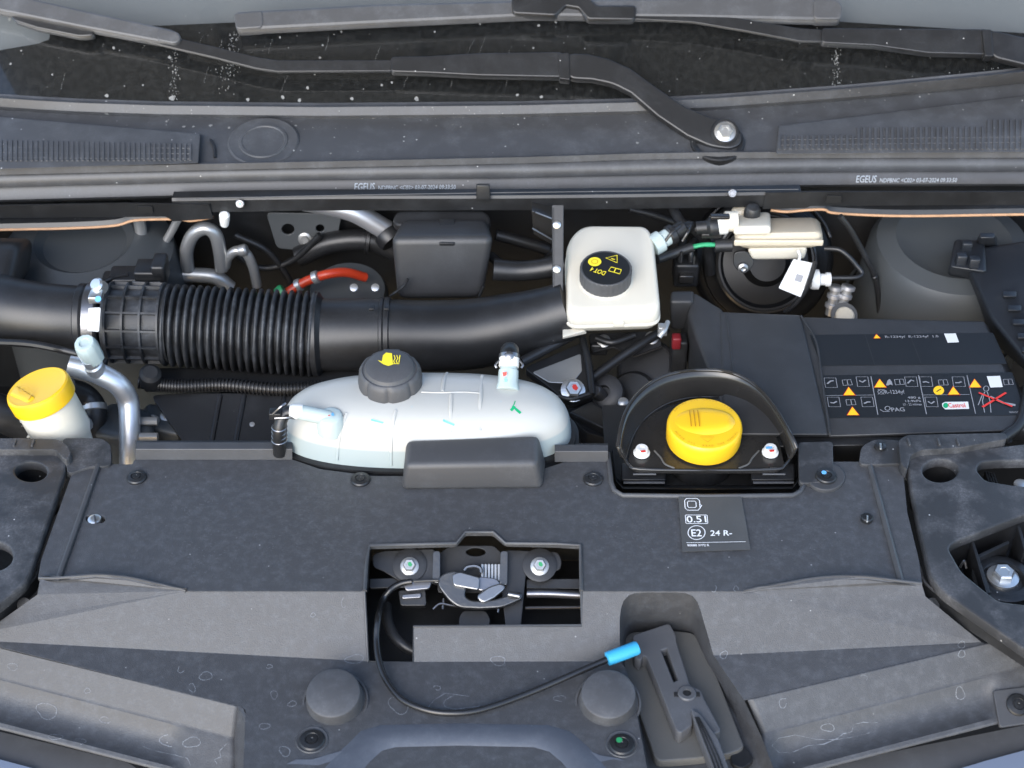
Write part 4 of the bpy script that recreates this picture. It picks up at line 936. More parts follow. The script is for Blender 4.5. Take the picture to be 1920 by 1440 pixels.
# ================================================================== COOLANT TANK
tk = thing('coolant_tank', 'milky white coolant tank with a ribbed dark grey screw cap', 'coolant tank', (-.088, -.075, -.005))
CX, CY = -.0885, -.078
def sring(a, b, z, n=2.6, k=64, dy=0):
    out = []
    for i in range(k):
        t = 2 * math.pi * i / k; c, s = math.cos(t), math.sin(t)
        out.append(Vv((CX + a * math.copysign(abs(c) ** (2 / n), c), CY + dy + b * math.copysign(abs(s) ** (2 / n), s), z)))
    return out
def loft(name, rings, mat, par, capt=True, sharp=50, label=None):
    bm = bmesh.new(); rr = [[bm.verts.new(p) for p in r] for r in rings]; k = len(rr[0])
    for a_, b_ in zip(rr, rr[1:]):
        for j in range(k): bm.faces.new((a_[j], a_[(j + 1) % k], b_[(j + 1) % k], b_[j]))
    if capt: bm.faces.new(rr[-1]); bm.faces.new(rr[0][::-1])
    bmesh.ops.recalc_face_normals(bm, faces=bm.faces[:]); return bmlink(name, bm, mat, par, label, sharp)
body = [(.150, .056, .000), (.1495, .0555, .008), (.148, .054, .017), (.145, .052, .026), (.140, .0490, .0345), (.132, .045, .042), (.120, .0385, .0485), (.102, .030, .053), (.074, .020, .0555), (.03, .008, .0567)]
tb = loft('tank_body', [sring(a_, b_, z_, 2.5) for a_, b_, z_ in body], TANKP, tk)
loft('seam_flange', [sring(.152, .058, -.004), sring(.1545, .0605, -.003), sring(.1545, .0605, .0005), sring(.151, .057, .0012)], BLACKS, tk)
loft('seam_flange', [sring(.1555, .0625, -.010), sring(.158, .0645, -.008), sring(.158, .0645, -.0055), sring(.154, .060, -.0045)], BLACKS, tk)
thit = bvh_of([tb])
def trib(pts, w_, mat=TANKC, name='moulded_rib'):
    q = [thit(x, y) for x, y in pts]; q = [a_ for a_ in q if a_]
    if len(q) > 1: return tube(name, [a_[0] + a_[1] * (w_ * -.25) for a_ in q], w_, mat, tk, seg=8, n=3)
for pts in (((632, 862), (636, 820), (644, 790), (650, 775)), ((733, 872), (733, 830), (737, 790), (742, 770)), ((845, 812), (845, 770), (846, 740)), ((900, 808), (900, 760), (902, 735), (904, 705)), ((830, 734), (832, 712), (838, 700))): trib(pts, .0022, TANKP)
trib(((790, 735), (830, 736), (870, 735), (903, 737)), .0012, TANKP)
ribbon('marker_stroke', [([(965, 762), (958, 770), (963, 764), (968, 768), (976, 775)], False)], .0028, GREENM, tk, hit=thit)
ribbon('marker_stroke', [([(966, 752), (964, 758), (960, 764)], False)], .0009, GREENM, tk, hit=thit)
ribbon('marker_stroke', [([(696, 787), (708, 790), (719, 793)], False)], .0018, BLUEM, tk, hit=thit)
ribbon('marker_stroke', [([(831, 788), (840, 792), (852, 797)], False)], .0022, BLUEM, tk, hit=thit)
# cap
cpz = .048; cc = gz(733, 728, cpz); ax = Vv((0, -.06, 1)).normalized()
def lobe(a, k): return 1 if k in (0, ) else (1 - .055 * max(0, math.cos(8 * a)) ** 6 if k < 5 else 1)
lathe('cap_collar', [(.036, -.012), (.036, .0), (.034, .0015), (.03, .0015)], cc, ax, TANKP, tk, seg=40)
cap_ = lathe('screw_cap', [(.0305, .001), (.0322, .003), (.0328, .014), (.0318, .022), (.0296, .0265), (.0278, .0275), (.0268, .0268), (.0258, .0272), (.024, .0305), (.020, .0322), (.010, .0335), (0, .034)], cc, ax, CAPG, tk, seg=96, rf=lobe, label='dark grey ribbed screw cap with a yellow hot-hand symbol')
box('cap_lug', cc + ax * .021 + Vv((0, .031, 0)), (.018, .006, .010), CAPG, cap_, .002)
cpp = Plane(cc + ax * .0338, ax)
def cp(x, y): return cpp.at(x, y)
flat('hot_hand_symbol', [[cp(*p) for p in ((708, 676), (716, 678), (718, 667), (724, 662), (735, 663), (737, 684), (728, 687), (719, 684))]], YPRINT, cap_, cpp, lift=.0006)
ribbon('steam_symbol', [([(739 + k * 5, 667), (741 + k * 5, 673), (738 + k * 5, 678), (740 + k * 5, 682)], False) for k in range(2)] + [([(750, 667), (748, 681)], False), ([(737, 683), (749, 683)], False)], .0010, YPRINT, cap_, cpp, lift=.0008)
# left outlet: boss + pipe
h = thit(620, 790); bz = h[0]
lathe('outlet_boss', [(.0145, -.012), (.0140, .0), (.0125, .006), (.0115, .0085), (.008, .0105), (0, .0105)], bz, (0, -.08, 1), TANKC, tk, seg=28)
pA = bz + Vv((0, 0, .004)); pB = gy(560, 772, pA.y)
tube('outlet_pipe', [pA, pB], .0078, TANKC, tk, seg=18)
lathe('hose_end', [(.0075, 0), (.0078, .003), (.0078, .010), (.0070, .013)], gy(568, 772, pA.y), Vv((-1, 0, .05)), PAPER, tk, seg=20)
flat('marker_stroke', [[(bz + Vv((-.006, .001, .0112))), bz + Vv((-.003, .002, .0112)), bz + Vv((.001, -.004, .0112)), bz + Vv((-.001, -.005, .0112))]], REDP, tk, HZ(0), lift=.0002)
flat('marker_stroke', [[(bz + Vv((.0005, -.001, .0112))), bz + Vv((.003, .0005, .0112)), bz + Vv((.005, -.004, .0112)), bz + Vv((.003, -.005, .0112))]], BLUEM, tk, HZ(0), lift=.0002)
# right outlet: upright spigot
h = thit(952, 727); sA = h[0] - h[1] * .004; sB = gy(955, 672, sA.y + .028)
sd_ = (sB - sA); ln = sd_.length
lathe('spigot', [(.0125, 0), (.0118, .004), (.0105, .008), (.0102, ln * .62), (.009, ln * .64), (.009, ln)], sA, sd_, TANKC, tk, seg=28)
lathe('hose_end', [(.0098, ln * .72), (.0104, ln * .75), (.0104, ln * 1.0), (.009, ln * 1.04)], sA, sd_, PAPER, tk, seg=24)
q = Plane(sA + sd_ * .35 + Vv((0, -.0112, .004)), (0, -1, .5))
flat('marker_stroke', [[q.at(*p) for p in ((942, 698), (950, 697), (950, 703), (944, 706))]], REDP, tk, q)
flat('marker_stroke', [[q.at(*p) for p in ((945, 709), (950, 709), (951, 718), (947, 717))]], BLUEM, tk, q)
# hoses with clips
hs = thing('coolant_hose', 'short black hose with a wire clip on the left tank outlet', 'hose', gy(525, 780, -.07), 'hoses on the coolant tank')
e0 = gy(552, 772, pA.y)
tube('hose', [e0, gy(538, 774, pA.y), gy(528, 786, pA.y - .004), gy(523, 812, pA.y - .01), gy(524, 850, pA.y - .005)], .0066, BLACK, hs, seg=14)
for k in range(4): lathe('clip_coil', [(.0075, -.0007), (.0082, 0), (.0075, .0007)], gy(524, 800 + k * 8, pA.y - .008), (0, 0, 1), STEELD, hs, seg=16)
box('clip_ear', gy(517, 776, pA.y - .004), (.012, .010, .008), BLACK, hs, .001)
tube('clip_wire', [gy(512, 776, pA.y - .01), gy(525, 764, pA.y - .01), gy(536, 756, pA.y - .006)], .0011, STEELD, hs, seg=6)
tube('clip_wire', [gy(515, 784, pA.y - .01), gy(540, 783, pA.y - .01), gy(552, 785, pA.y - .006)], .0011, STEELD, hs, seg=6)
hs = thing('coolant_hose', 'short black hose with a wire clip on the upright right tank spigot', 'hose', sB, 'hoses on the coolant tank')
tube('hose', [sA + sd_ * .98, sA + sd_ * 1.12, sA + sd_ * 1.25 + Vv((0, .012, -.012)), sA + sd_ * 1.25 + Vv((0, .03, -.05))], .0098, BLACK, hs, seg=16)
lathe('clip_band', [(.0102, 0), (.0108, .0003), (.0108, .004), (.0102, .0043)], sA + sd_ * 1.0, sd_, STEELD, hs, seg=20)
for s in (-1, 1): tube('clip_ear', [sA + sd_ * 1.02 + Vv((s * .010, -.004, 0)), sA + sd_ * .92 + Vv((s * .014, -.006, 0)), sA + sd_ * .82 + Vv((s * .0125, -.006, 0))], .0013, STEELD, hs, seg=6)
lathe('clip_knob', [(.0045, 0), (.0045, .004), (.003, .005), (0, .005)], sA + sd_ * 1.12 + Vv((0, -.008, .004)), (0, -.6, .8), STEELB, hs, seg=14)

# ================================================================== OIL FILLER
og = thing('oil_filler_guard', 'glossy black arched splash guard round the yellow oil cap', 'splash guard', gz(1325, 850, 0))
GZ = .000
GP = HZ(GZ)
plate('guard_floor', [(1186, 836), (1198, 800), (1225, 775), (1265, 758), (1325, 750), (1385, 757), (1425, 778), (1450, 806), (1462, 838), (1470, 872), (1455, 882), (1195, 882), (1178, 870)], GP, .004, GLOSS, og, r=.004)
arc_b = [(1172, 862), (1180, 836), (1192, 808), (1215, 780), (1250, 758), (1290, 747), (1325, 745), (1362, 747), (1400, 758), (1432, 778), (1456, 806), (1472, 838), (1480, 862)]
arc_t = [(1158, 838), (1164, 800), (1178, 762), (1204, 731), (1240, 707), (1285, 696), (1325, 694), (1365, 698), (1402, 713), (1436, 742), (1464, 782), (1486, 822), (1494, 840)]
zt_ = [.020, .028, .032, .034, .035, .036, .036, .036, .035, .034, .030, .024, .018]
Bp = catmull([gz(x, y, GZ - .001) for x, y in arc_b], 5); Tp = catmull([gz(x, y, z) for (x, y), z in zip(arc_t, zt_)], 5)
V, F = [], []; n = len(Bp)
for i in range(n):
    for t in (0, .15, .4, .7, 1):
        p = Bp[i].lerp(Tp[i], t); V.append(p + Vv((0, 0, -.004 * math.sin(math.pi * t))))
for i in range(n - 1):
    for j in range(4): F.append((5 * i + j, 5 * i + 5 + j, 5 * i + 6 + j, 5 * i + 1 + j))
gw = mesh('guard_wall', V, F, GLOSS, og, sharp=60); s2 = gw.modifiers.new('wall', 'SOLIDIFY'); s2.thickness = .003; s2.offset = 0
tube('guard_lip', Tp, .0020, GLOSS, og, seg=8, n=1, smooth=False)
tube('guard_bead', [p + Vv((0, -.001, .0015)) for p in Bp], .0012, GLOSS, og, seg=8, n=1, smooth=False)
tube('front_edge', [gz(x, y, GZ) for x, y in ((1172, 862), (1180, 872), (1200, 880), (1325, 882), (1450, 880), (1472, 872), (1492, 842))], .0018, GLOSS, og, seg=8, n=4)
for x0, x1 in ((1165, 1248), (1408, 1490)):
    hexa('support_foot', [gz(x, y, -.034) for x, y in ((x0, 915), (x1, 915), (x1, 880), (x0, 880))], [gz(x, y, -.010) for x, y in ((x0, 900), (x1, 900), (x1, 868), (x0, 868))], BLACK, og, .002)
    tube('foot_edge', [gz(x0 + 4, 905, -.012), gz(x1 - 2, 905, -.012)], .0014, COVERD, og, seg=6)
    tube('foot_edge', [gz(x0 + 22, 889, -.003), gz(x1 - 18, 889, -.003)], .0011, COVERD, og, seg=6)
for px, py, m1_, m2_ in ((1203, 850, REDP, None), (1444, 849, REDP, BLUEM)):
    b = lathe('bolt', [(.0085, 0), (.0085, .0016), (.0068, .0024), (.0066, .0065), (.0058, .0078), (.003, .0078), (.0028, .006), (0, .006)], gz(px, py, GZ + .0008), up, PAPER, og, seg=28)
    flat('paint_mark', [[gz(px - 2, py - 5, GZ + .0092), gz(px + 7, py - 6, GZ + .0092), gz(px + 8, py - 2, GZ + .0092), gz(px - 1, py - 1, GZ + .0092)]], m1_, b, HZ(0))
    if m2_: flat('paint_mark', [[gz(px - 8, py - 11, GZ + .0092), gz(px + 4, py - 12, GZ + .0092), gz(px + 4, py - 8, GZ + .0092), gz(px - 8, py - 7, GZ + .0092)]], m2_, b, HZ(0))
for s in (-1, 1): tube('floor_groove', [gz(1325 + s * x, y, GZ + .0008) for x, y in ((98, 845), (86, 858), (78, 870), (60, 878))], .0010, BRACK, og, seg=6)
oc = thing('oil_filler', 'round bright yellow oil filler cap with engraved ring lettering', 'oil cap', gz(1318, 845, GZ))
co = gz(1318, 825, GZ + .003); axo = Vv((0, -.05, 1)).normalized()
lathe('cap_body', [(.0355, 0), (.0372, .001), (.0382, .004), (.0384, .019), (.0377, .0225), (.0362, .0242), (.033, .0248), (0, .0252)], co, axo, YELLOW, oc, seg=72)
lathe('filler_neck', [(.033, -.03), (.033, .004), (.028, .004)], co + Vv((0, 0, -.004)), axo, BLACK, oc, seg=36)
opl = Plane(co + axo * .0252, axo)
def onc(u, v, h=0): return co + opl.u * u + opl.v * v + axo * h
# raised grip: crescent that rises to the right
V, F = [], []; nx, ny = 14, 10
for i in range(nx + 1):
    for j in range(ny + 1):
        u = -.0305 + .061 * i / nx; hw = math.sqrt(max(1e-6, .0312 ** 2 - u * u)) * .66; v = -hw + 2 * hw * j / ny
        e_ = 1 - abs(2 * j / ny - 1) ** 4; g_ = max(0, min(1, (u + .0305) / .03)) * (1 if u < .024 else max(0, (.0305 - u) / .0065))
        V.append(onc(u, v + .002, .0244 + .0046 * e_ * (.12 + .88 * g_) ))
for i in range(nx):
    for j in range(ny): a_ = i * (ny + 1) + j; F.append((a_, a_ + ny + 1, a_ + ny + 2, a_ + 1))
mesh('grip', V, F, YELLOW, oc, sharp=60)
for k in range(3): ribbon('engraved_line', [([tuple(onc(-.015 + k * .0042, .014, .0284)), tuple(onc(-.015 + k * .0042, .002, .0292)), tuple(onc(-.015 + k * .0042, -.010, .0284))], False)], .0013, YELLOWD, oc, opl, lift=.0009)
def arctext(s, r, a0, a1, hh, top):
    step = (a1 - a0) / (len(s) - 1)
    for i, ch in enumerate(s):
        if ch == ' ': continue
        a_ = R(a0 + step * i); c_ = onc(r * math.cos(a_), r * math.sin(a_), .0250)
        rad = (opl.u * math.cos(a_) + opl.v * math.sin(a_)); tan = opl.v * math.cos(a_) - opl.u * math.sin(a_)
        ux, vx = (-tan, rad) if top else (tan, -rad)
        cu = bpy.data.curves.new('t', 'FONT'); cu.body = ch; cu.align_x = 'CENTER'; cu.resolution_u = 1
        ob = bpy.data.objects.new('tmp', cu); me = bpy.data.meshes.new_from_object(ob); bpy.data.objects.remove(ob); bpy.data.curves.remove(cu)
        for q_ in me.vertices: q_.co = c_ + axo * .0005 + ux * q_.co.x * hh + vx * (q_.co.y - .3) * hh
        me.materials.clear(); letters.append(me)
letters = []
arctext('ENGINE OIL CHECK LEVEL', .0338, 150, 30, .0036, True)
arctext('MOTOR OIL  READ THE MANUAL', .0338, 205, 335, .0036, False)
bm = bmesh.new()
for me in letters: bm.from_mesh(me); bpy.data.meshes.remove(me)
bmlink('engraved_lettering', bm, YELLOWD, oc, sharp=None)
ribbon('engraved_triangle', [([tuple(onc(-.007, -.0225, .0256)), tuple(onc(.007, -.0225, .0256)), tuple(onc(0, -.0295, .0254))], True)], .0007, YELLOWD, oc, opl, lift=.0012)

# ================================================================== INTAKE DUCT (one run of pipe across the bay)
IY = .125
def iv(px, py, y=IY): return gy(px, py, y)
idt = thing('intake_duct', 'black air intake pipe with a corrugated middle across the bay', 'intake pipe', iv(600, 640))
tube('elbow', [iv(-190, 470, .26), iv(-130, 520, .21), iv(-70, 556, .165), iv(0, 580, .135), iv(80, 592), iv(165, 598)], [.060, .054, .046, .040, .0375, .037], BLACKS, idt, seg=32)
hexa('elbow_riser', [iv(-150, 575, .12), iv(10, 560, .12), iv(60, 520, .20), iv(-150, 520, .22)], [iv(-150, 452, .20), iv(36, 458, .20), iv(70, 446, .255), iv(-150, 440, .26)], BLACKS, idt, .012)
lathe('elbow_collar', [(.037, -.002), (.0405, 0), (.0405, .006), (.039, .008), (.0415, .010), (.0415, .024), (.039, .026)], iv(152, 598), (1, 0, -.02), BLACKS, idt, seg=40)
cl = lathe('hose_clamp', [(.0425, 0), (.0435, .0006), (.0435, .013), (.0425, .0136)], iv(168, 600), (1, 0, -.03), STEELD, idt, seg=48)
lathe('clamp_screw', [(.008, -.006), (.008, .006), (.006, .0085), (0, .009)], iv(186, 537, IY - .01), (-.3, -.5, .8), ZINC, cl, seg=20)
box('clamp_housing', iv(180, 556, IY - .025), (.014, .016, .008), ZINC, cl, .001)
lathe('paint_mark', [(.0035, 0), (.0035, .0008), (0, .0008)], iv(184, 561, IY - .036), (0, -.6, .8), BLUEM, cl, seg=10)
_tp = Plane(iv(176, 598, IY - .0385) + Vv((0, -.004, .018)), (0, -.85, .52)); plate('band_end', [(166, 578), (188, 577), (185, 622), (164, 620)], _tp, .0015, PAPER, cl, r=.0015, bev=.0003)
# ribbed cuff
lathe('cuff', [(.0415, -.002), (.0425, .0), (.0428, .064), (.045, .070)], iv(205, 604), (1, 0, -.03), RUBBER, idt, seg=48)
cx = iv(205, 604); cax = Vv((1, 0, -.03)).normalized()
for k in range(4):
    lathe('cuff_ring', [(.0425, -.0022), (.0468, -.0012), (.0468, .0012), (.0425, .0022)], cx + cax * (.004 + k * .0195), cax, RUBBER, idt, seg=48)
for k in range(14):
    a_ = 2 * math.pi * k / 14; rd = Vv((0, math.cos(a_), math.sin(a_))); c_ = cx + cax * .033 + rd * .0435
    hexa('cuff_rib', [c_ + cax * sx * .0295 + rd.cross(cax) * sy * .0014 - rd * .001 for sx, sy in ((-1, -1), (1, -1), (1, 1), (-1, 1))], [c_ + cax * sx * .0295 + rd.cross(cax) * sy * .0012 + rd * .0028 for sx, sy in ((-1, -1), (1, -1), (1, 1), (-1, 1))], RUBBER, idt, 0)
# corrugated bellows
b0, b1 = iv(306, 609), iv(592, 627); bl_ = (b1 - b0).length; prof = []; NR = 20; p_ = bl_ / NR
for k in range(NR):
    o_ = k * p_; R1_ = .0472 + .0022 * k / NR
    prof += [(R1_ - .010, o_), (R1_ - .0095, o_ + p_ * .22), (R1_ - .003, o_ + p_ * .30), (R1_ - .0006, o_ + p_ * .40), (R1_, o_ + p_ * .52), (R1_, o_ + p_ * .66), (R1_ - .0008, o_ + p_ * .78), (R1_ - .004, o_ + p_ * .90)]
prof += [(.0440, bl_), (.0455, bl_ + .002)]
lathe('bellows', prof, b0, b1 - b0, RUBBER, idt, seg=64, sharp=60)
lathe('end_collar', [(.0485, -.002), (.0485, .004), (.044, .007), (.0415, .009)], b1, (1, 0, 0), BLACKS, idt, seg=48)
tube('pipe', [iv(596, 628), iv(660, 628), iv(722, 628)], .0415, BLACKS, idt, seg=40)
lathe('joint_ring', [(.0415, -.005), (.0435, -.004), (.0435, -.001), (.0422, 0), (.0435, .001), (.0435, .006), (.0415, .007)], iv(722, 628), (1, 0, 0), BLACKS, idt, seg=48)
for px in (697, 725): box('joint_clip', iv(px, 577, IY - .018), (.006, .008, .003), ALUD if px == 0 else BLACKS, idt, .0006)
tube('pipe', [iv(724, 628), iv(800, 630), iv(880, 627), iv(950, 615), iv(1010, 600), iv(1070, 580)], [.0408, .0408, .0405, .039, .0355, .032], BLACKS, idt, seg=40)
tube('mould_seam', [iv(598, 690, IY - .012), iv(760, 688, IY - .012), iv(938, 680, IY - .012)], .001, BLACKS, idt, seg=6)

# mounting strip with studs between duct and reservoir
ms = thing('bulkhead_strip', 'narrow black upright strip with bright studs left of the white reservoir', 'bracket', iv(1046, 520, .16))
MP = Plane(iv(1046, 520, .14), (0, -.75, .66))
plate('strip', [(1036, 385), (1056, 385), (1054, 632), (1038, 640)], MP, .006, BLACK, ms, r=.001)
tube('bright_edge', [MP.at(1037, 390) + MP.n * .001, MP.at(1038, 640) + MP.n * .001], .0008, BLACKS, ms, seg=6)
for y in (422, 505, 548): lathe('stud', [(.0045, 0), (.0045, .003), (.003, .004), (0, .004)], MP.at(1044, y), MP.n, ZINC, ms, seg=14)
# ================================================================== AIR BOX / resonator behind the duct
ab = thing('air_box', 'rounded black plastic box behind the middle of the intake pipe', 'air box', gy(830, 500, .2))
hexa('box_body', [gy(745, 562, .185), gy(905, 560, .185), gy(900, 540, .27), gy(760, 540, .27)], [gy(731, 446, .195), gy(928, 444, .195), gy(915, 408, .255), gy(752, 410, .255)], CLOTHB, ab, .010, seg=4)
hexa('centre_key', [gy(824, 462, .194), gy(853, 462, .194), gy(853, 415, .25), gy(824, 415, .25)], [p + Vv((0, -.002, .003)) for p in (gy(824, 458, .194), gy(853, 458, .194), gy(853, 412, .25), gy(824, 412, .25))], BLACK, ab, .001)
plate('rear_lid', [(745, 398), (910, 398), (918, 420), (740, 420)], Plane(gy(830, 405, .262), (0, -.3, 1)), .012, BLACK, ab, r=.008, bev=.003)
for pts in (((765, 523), (758, 535), (745, 546), (732, 555)), ((907, 536), (902, 548), (897, 562))): tube('strap_edge', [gy(x, y, .178) for x, y in pts], .0016, BLACKS, ab, seg=8)
tube('side_arm', [gy(925, 505, .20), gy(970, 508, .20), gy(1010, 505, .20), gy(1060, 496, .20)], [.013, .012, .012, .013], BLACKS, ab, seg=16)
tube('side_arm', [gy(920, 480, .24), gy(950, 500, .22), gy(1000, 498, .21), gy(1040, 486, .21)], .006, BLACKS, ab, seg=12)
bxr = thing('relay_box', 'small glossy black relay box at the top left of the white reservoir', 'relay box', gy(1018, 420, .26))
hexa('relay_body', [gy(1000, 440, .25), gy(1040, 462, .25), gy(1040, 440, .29), gy(1000, 420, .29)], [gy(996, 395, .24), gy(1040, 410, .24), gy(1040, 380, .28), gy(996, 370, .28)], GLOSS, bxr, .002)
tube('relay_edge', [gy(998, 428, .238), gy(1040, 452, .238)], .0010, STEELD, bxr, seg=6)
tube('relay_edge', [gy(1004, 398, .236), gy(1040, 412, .236)], .0010, STEELD, bxr, seg=6)

# ================================================================== FRONT BRAKE-FLUID RESERVOIR
br = thing('fluid_reservoir', 'large ivory plastic fluid reservoir with a black cap printed in yellow', 'fluid reservoir', gy(1150, 610, .09), 'ivory fluid reservoirs')
zf, zb_ = .030, .050
topo = [(1062, 585), (1240, 580), (1226, 440), (1214, 421), (1088, 420), (1062, 452)]
zs = [.030, .030, .046, .049, .049, .044]
def rring(sc, dz, dy=0):
    pts = [gz(x, y, z) for (x, y), z in zip(topo, zs)]; c = sum(pts, Vv()) / len(pts)
    uv = rnd([(p.x, p.y) for p in pts], .016, 5)
    sl_ = (pts[3].z - pts[0].z) / (pts[3].y - pts[0].y)
    return [Vv((c.x + (x - c.x) * sc, c.y + (y - c.y) * sc + dy, pts[0].z + (y - pts[0].y) * sl_ + dz)) for x, y in uv]
rb = loft('reservoir_body', [rring(.80, -.034), rring(.95, -.031), rring(1.0, -.024), rring(1.008, -.016), rring(1.0, -.008), rring(.975, -.0035), rring(.94, -.001), rring(.88, 0)], WHITEP, br, sharp=60)
loft('seam', [rring(1.008, -.024), rring(1.022, -.0225), rring(1.022, -.0205), rring(1.008, -.019)], WHITEP, br, sharp=60)
box('moulded_tab', gz(1160, 607, .012), (.012, .004, .008), WHITEP, br, .001)
hexa('corner_lug', [gz(1055, 636, -.004), gz(1100, 626, -.004), gz(1100, 600, -.004), gz(1055, 600, -.004)], [gz(1055, 632, .002), gz(1096, 620, .002), gz(1096, 590, .002), gz(1055, 590, .002)], WHITEP, br, .001)
cz = (zs[0] + zs[3]) / 2; c0 = gz(1135, 524, .0375); axc = Vv((0, -.12, 1)).normalized()
capb = lathe('reservoir_cap', [(.0285, -.002), (.0292, .001), (.0292, .0165), (.0282, .0178), (.0270, .0178), (.0262, .0172), (0, .0172)], c0, axc, CAPG, br, seg=120, rf=lambda a, k: 1 - (.022 * max(0, math.cos(30 * a)) ** 2 if k in (1, 2) else 0), label='round black screw cap with yellow printed symbols')
lathe('cap_face', [(.0264, 0), (.0264, .0006), (0, .0007)], c0 + axc * .0172, axc, LABELB, capb, seg=48)
lathe('cap_neck', [(.031, -.006), (.031, -.001), (.029, .0)], c0, axc, WHITEP, br, seg=40)
cq = Plane(c0 + axc * .0181, axc)
flat('brake_symbol', [[cq.at(*p) for p in ell(1115, 491, 12.5, 8.5, 24)]], YPRINT, capb, cq)
ribbon('brake_symbol_mark', [([cq.at(*p) for p in ell(1115, 491, 6, 4, 14)], True)], .0007, YELLOWD, capb, cq, lift=.0006)
ribbon('warning_triangle', [([cq.at(1136, 484), cq.at(1157, 479), cq.at(1157, 493)], True), ([cq.at(1146, 485), cq.at(1153, 487)], False)], .0013, YPRINT, capb, cq)
ribbon('book_symbol', [([cq.at(1141, 508), cq.at(1146, 501), cq.at(1165, 506), cq.at(1162, 514)], True), ([cq.at(1155, 503.5), cq.at(1151, 511)], False)], .0012, YPRINT, capb, cq)
u_ = cq.uv(cq.at(1112, 505)); 
text('lettering', 'DOT 4', (1137, 510), (1110, 501), 8, cq, YPRINT, capb, lift=.0005)
# outlet at the upper right, clip at the lower right
nb = gz(1228, 458, .035)
lathe('outlet', [(.013, -.004), (.013, .008), (.010, .010), (.010, .022)], nb, (.8, .45, .25), TANKC, br, seg=24)
qc = thing('quick_connector', 'black hose connector on the upper right of the large ivory reservoir', 'hose connector', nb, 'hose connectors')
e_ = nb + Vv((.8, .45, .25)).normalized() * .018
lathe('connector_body', [(.0105, 0), (.012, .002), (.012, .008), (.009, .010), (.009, .022), (.007, .024)], e_, (.8, .45, .25), BLACKS, qc, seg=20)
for s in (0, 1): tube('connector_clip', [e_ + Vv((-.004 + s * .02, -.012, .002)), e_ + Vv((.004 + s * .018, -.008, .012)), e_ + Vv((.014 + s * .012, .004, .012))], .0018, GLOSS, qc, seg=8)
tube('hose', [e_ + Vv((.018, .010, .004)), e_ + Vv((.03, .02, .0)), e_ + Vv((.05, .03, -.03)), e_ + Vv((.06, .04, -.08))], .0065, BLACK, qc, seg=12)
wc = thing('wire_clip', 'small grey spring clip at the lower right corner of the large ivory reservoir', 'clip', gz(1240, 622, 0))
box('clip_body', gz(1242, 618, .0), (.010, .010, .012), ALUD, wc, .001); tube('clip_arm', [gz(1236, 632, -.002), gz(1246, 618, .004), gz(1252, 604, .004)], .003, ALUD, wc, seg=8)

# ================================================================== MASTER CYLINDER RESERVOIR + BOOSTER
bo = thing('brake_booster', 'glossy black round brake booster at the back right of the bay', 'brake booster', gy(1430, 500, .28))
bc = gy(1432, 490, .29); bax = Vv((0, -.85, .5)).normalized()
lathe('booster_shell', [(.086, -.05), (.088, -.012), (.086, -.004), (.081, .002), (.076, .004), (.075, .012), (.066, .016), (.062, .020), (.056, .020), (.052, .014), (.030, .016), (.022, .028), (0, .028)], bc, bax, BOOST, bo, seg=72)
lathe('shell_rib', [(.057, .018), (.0595, .0215), (.062, .0205), (.064, .015)], bc, bax, GLOSS, bo, seg=64, cap=False)
tube('rim_edge', [bc + bax * .0 + (Vv((math.cos(a_), 0, 0)) + bax.cross(Vv((1, 0, 0))) * math.sin(a_)) * .0865 for a_ in [R(t) for t in range(20, 170, 12)]], .0022, BLACKS, bo, seg=8)
mr_ = thing('master_cylinder_reservoir', 'smaller yellowed ivory reservoir above the brake booster at the back right', 'fluid reservoir', gy(1460, 450, .24), 'ivory fluid reservoirs')
def hx(name, b4, t4, mat, par, bev, yb0, yb1, yt0, yt1): return hexa(name, [gy(*b4[0], yb0), gy(*b4[1], yb0), gy(*b4[2], yb1), gy(*b4[3], yb1)], [gy(*t4[0], yt0), gy(*t4[1], yt0), gy(*t4[2], yt1), gy(*t4[3], yt1)], mat, par, bev)
hx('reservoir_body', [(1382, 470), (1540, 468), (1535, 450), (1388, 452)], [(1370, 440), (1549, 436), (1540, 402), (1376, 404)], AMBERP, mr_, .014, .222, .275, .218, .285)
hx('upper_shelf', [(1374, 443), (1445, 442), (1444, 408), (1378, 410)], [(1376, 426), (1446, 424), (1444, 396), (1380, 398)], WHITEP, mr_, .006, .216, .27, .218, .27)
hx('lower_body', [(1408, 488), (1510, 487), (1500, 470), (1412, 470)], [(1400, 466), (1515, 464), (1510, 450), (1404, 450)], WHITEP, mr_, .005, .226, .27, .222, .27)
box('seam_lip', gy(1460, 455, .2175), (.104, .004, .008), AMBERP, mr_, .0018)
lathe('inlet', [(.012, 0), (.012, .014), (.009, .016)], gy(1382, 415, .235), (-1, 0, 0), WHITEP, mr_, seg=20)
lathe('neck', [(.010, -.01), (.010, .004), (.007, .007), (0, .007)], gy(1388, 398, .27), (-.2, 0, 1), AMBERP, mr_, seg=20)
plate('bracket_ear', [(1378, 474), (1400, 472), (1414, 492), (1402, 510), (1384, 508), (1376, 495)], Plane(gy(1390, 490, .222), (0, -1, .3)), .005, BLACKS, mr_, r=.004)
lathe('ear_bolt', [(.006, 0), (.006, .003), (.003, .004), (0, .003)], gy(1393, 502, .218), (0, -1, .3), STEELB, mr_, seg=16)
qc = thing('quick_connector', 'black hose connector left of the smaller yellowed reservoir', 'hose connector', gy(1340, 425, .24), 'hose connectors')
lathe('white_collar', [(.0105, 0), (.0115, .002), (.0115, .010), (.0095, .012)], gy(1364, 421, .233), (-1, 0, -.05), PAPER, qc, seg=20)
lathe('connector_body', [(.010, 0), (.0115, .003), (.0115, .012), (.008, .016), (.008, .028)], gy(1350, 424, .233), (-1, 0, -.1), BLACKS, qc, seg=20)
